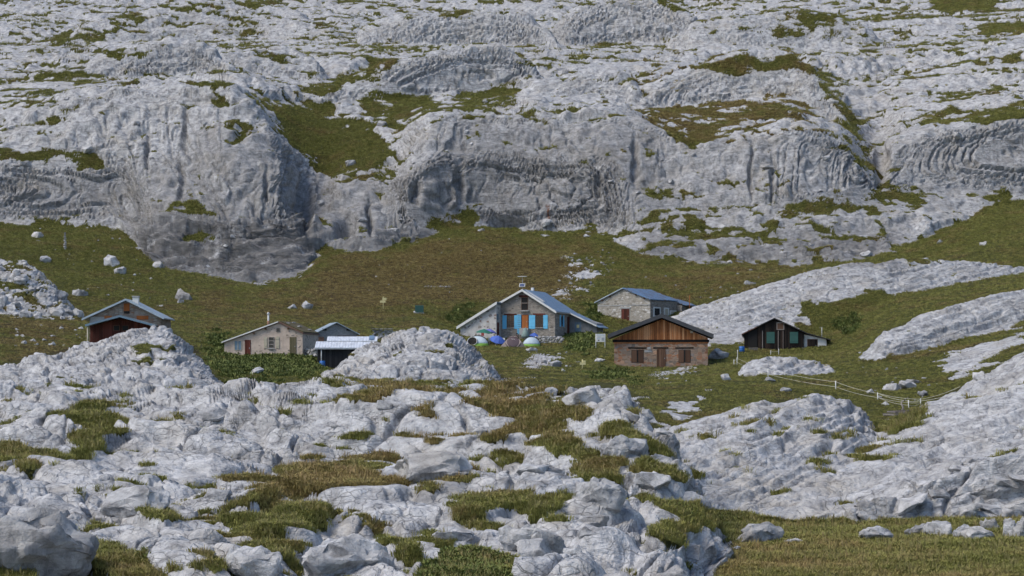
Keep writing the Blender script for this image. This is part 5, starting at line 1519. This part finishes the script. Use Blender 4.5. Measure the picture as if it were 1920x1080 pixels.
# ------------------------------------------------------------------ boulders lying in the grass
B = [  # u, v(base), width px, height px, label
 (1426, 1022, 92, 42, 'large pale boulder in the near meadow at the foot of the knoll'),
 (48, 1082, 220, 130, 'huge rounded boulder at the lower left corner'),
 (648, 1084, 180, 78, 'broad split block at the bottom edge left of centre'),
 (470, 1086, 120, 60, 'pale slanting block at the bottom edge beside the broad split block'),
 (806, 902, 150, 56, 'jointed pale block above the grassy pocket of the knoll'),
 (1168, 862, 84, 46, 'angular block near the top of the knoll flank'),
 (1128, 955, 92, 60, 'cracked round block on the right side of the knoll'),
 (1000, 1040, 130, 50, 'low pale slab at the bottom right of the knoll'),
 (245, 970, 150, 60, 'long overhanging slab at the lower left'),
 (1490, 1022, 34, 12, 'small low stone just right of the large pale boulder'),
 (1645, 1014, 70, 26, 'flat brown grey slab stone in the near meadow'),
 (1730, 1008, 60, 24, 'leftmost stone of the row at the lower right edge'),
 (1765, 1010, 62, 34, 'second stone of the row at the lower right edge'),
 (1812, 1014, 48, 30, 'rounded middle stone of the row at the lower right edge'),
 (1840, 1016, 74, 28, 'long low stone in front of the row at the lower right edge'),
 (1857, 998, 34, 26, 'small upright stone in the row at the lower right edge'),
 (1894, 1012, 30, 42, 'tall square stone near the end of the row at the lower right'),
 (1918, 1014, 28, 44, 'last tall stone cut by the right picture edge'),
 (342, 566, 40, 26, 'big grey leaning boulder on the slope above the porch hut'),
 (337, 570, 14, 9, 'small pale block under the leaning boulder'),
 (207, 500, 34, 20, 'white angular boulder below the left cliff'),
 (226, 517, 24, 18, 'white broken boulder just under the white angular boulder'),
 (295, 504, 24, 13, 'rounded grey stone right of the white boulders'),
 (68, 448, 30, 14, 'pale broken slab at the foot of the left cliff'),
 (83, 494, 24, 13, 'grey stone beside the crag on the left slope'),
 (148, 558, 32, 18, 'blue grey stone left of the porch hut roof'),
 (548, 581, 20, 9, 'low grey stone, left one of the pair above the farmhouse'),
 (575, 581, 24, 15, 'round grey stone, right one of the pair above the farmhouse'),
 (1345, 676, 46, 24, 'blue grey rock leaning by the right wall of the chalet'),
 (1405, 537, 28, 10, 'flat white stone on the slope left of the orange sign'),
 (1361, 716, 34, 14, 'dark stone in the grass below the fence start'),
 (1443, 718, 22, 11, 'pale stone at the foot of the tall fence post'),
 (1474, 736, 24, 9, 'small brown stone above the slab dome'),
 (1675, 735, 44, 16, 'dark grey boulder beside the white stones on the right meadow'),
 (1702, 731, 40, 16, 'white split boulder on the right meadow'),
 (1715, 722, 30, 12, 'small white stone behind the white split boulder'),
 (1632, 741, 22, 10, 'grey stone behind the fence on the right meadow'),
 (1732, 745, 26, 12, 'brown stone near the right fence corner'),
 (1662, 762, 18, 9, 'grey stone below the fence corner'),
 (1838, 712, 28, 16, 'brown boulder on the pale ledge at the right'),
 (1040, 690, 32, 12, 'pale stone in the hollow below the tents'),
 (1000, 662, 26, 10, 'flat stone in the turf below the rightmost tent'),
 (1125, 680, 22, 8, 'grey stone under the white information board'),
 (780, 590, 16, 7, 'pale stone left of the green tank'),
 (820, 540, 50, 5, 'thin line of white rubble on the slope above the green tank'),
 (903, 436, 14, 8, 'white stone below the cliff left of the small cave'),
 (1023, 446, 24, 6, 'pale flat stone right of the small cave'),
 (1100, 446, 16, 6, 'white stone at the cliff foot above the scree'),
 (1762, 458, 16, 9, 'squarish pale stone high on the right slope'),
 (1845, 461, 18, 9, 'white stone farthest right on the upper slope'),
 (482, 704, 40, 14, 'dark mossy stone in the weeds before the farmhouse'),
 (545, 698, 26, 6, 'flat stone in the grass before the farmhouse'),
]
for k, (u, v, w, hh, lab) in enumerate(B):
    p = seen(u, v - 1); s_ = F_PX / p.y
    if lab.startswith('thin line'):
        e = thing('rubble_line', lab, 'rubble', p)
        for i in range(9): put_stone('stone', ((i - 4) * w / 9 / s_, random.gauss(0, .15), .1), w / 8 / s_, .45, random.uniform(0, 6), parent=e)
        continue
    o = put_stone('boulder', p + Vector((0, w / s_ * .25, hh / s_ * .36)), w / s_ * 1.08, hh / s_ * 1.25, random.choice((0, 3.14)) + random.gauss(0, .5), d=w / s_ * .8, k=k + 3, name_mesh=ROUND[k % 4] if p.y < 135 else None, tip=(random.gauss(0, .12), random.gauss(0, .15)))
    tag(o, lab, 'boulder')
# many alike: shared labels
def stones(n, poly, s0, s1, label, group):
    msk = lookup(patches(0, [(1, poly)], 2)[0], Ug.ravel(), Vg.ravel()) > .5
    for i in pick(msk & (Ig.ravel() == 0), n):
        w = s0 * (s1 / s0) ** (random.random() ** 2); hh = w * random.uniform(.35, .7)
        o = put_stone('stone', (pX[i], pY_[i], pZ[i] + hh * .12), w, hh, random.uniform(0, 6)); tag(o, label, 'stone', group)
stones(90, [(1050,478),(1140,466),(1160,500),(1090,560),(1030,590),(1000,580),(1040,530)], .3, 1.3, 'small pale stone in the scree running down behind the refuge', 'scree behind the refuge')
stones(40, [(30,425),(240,440),(340,520),(330,580),(180,560),(120,500)], .3, 1.0, 'small pale stone on the slope below the left cliff', 'stones below the left cliff')
stones(30, [(600,440),(1000,445),(1040,520),(900,560),(640,560)], .25, .7, 'small white stone dotting the brown slope above the refuge', 'stones on the brown slope')
stones(30, [(1180,500),(1500,500),(1480,560),(1250,560)], .25, .9, 'small white stone in the grass behind the stone hut', 'stones behind the stone hut')
stones(24, [(1550,640),(1760,640),(1760,760),(1660,760),(1580,700)], .25, .8, 'small pale stone in the meadow right of the barn', 'stones right of the barn')
stones(26, [(-20,620),(160,600),(170,650),(60,665),(-20,670)], .35, 1.1, 'small pale stone in the rough grass left of the porch hut', 'stones left of the porch hut')
stones(20, [(980,655),(1060,660),(1150,680),(1060,700),(990,690)], .3, .9, 'small grey stone in the weeds between the tents and the chalet', 'stones below the tents')
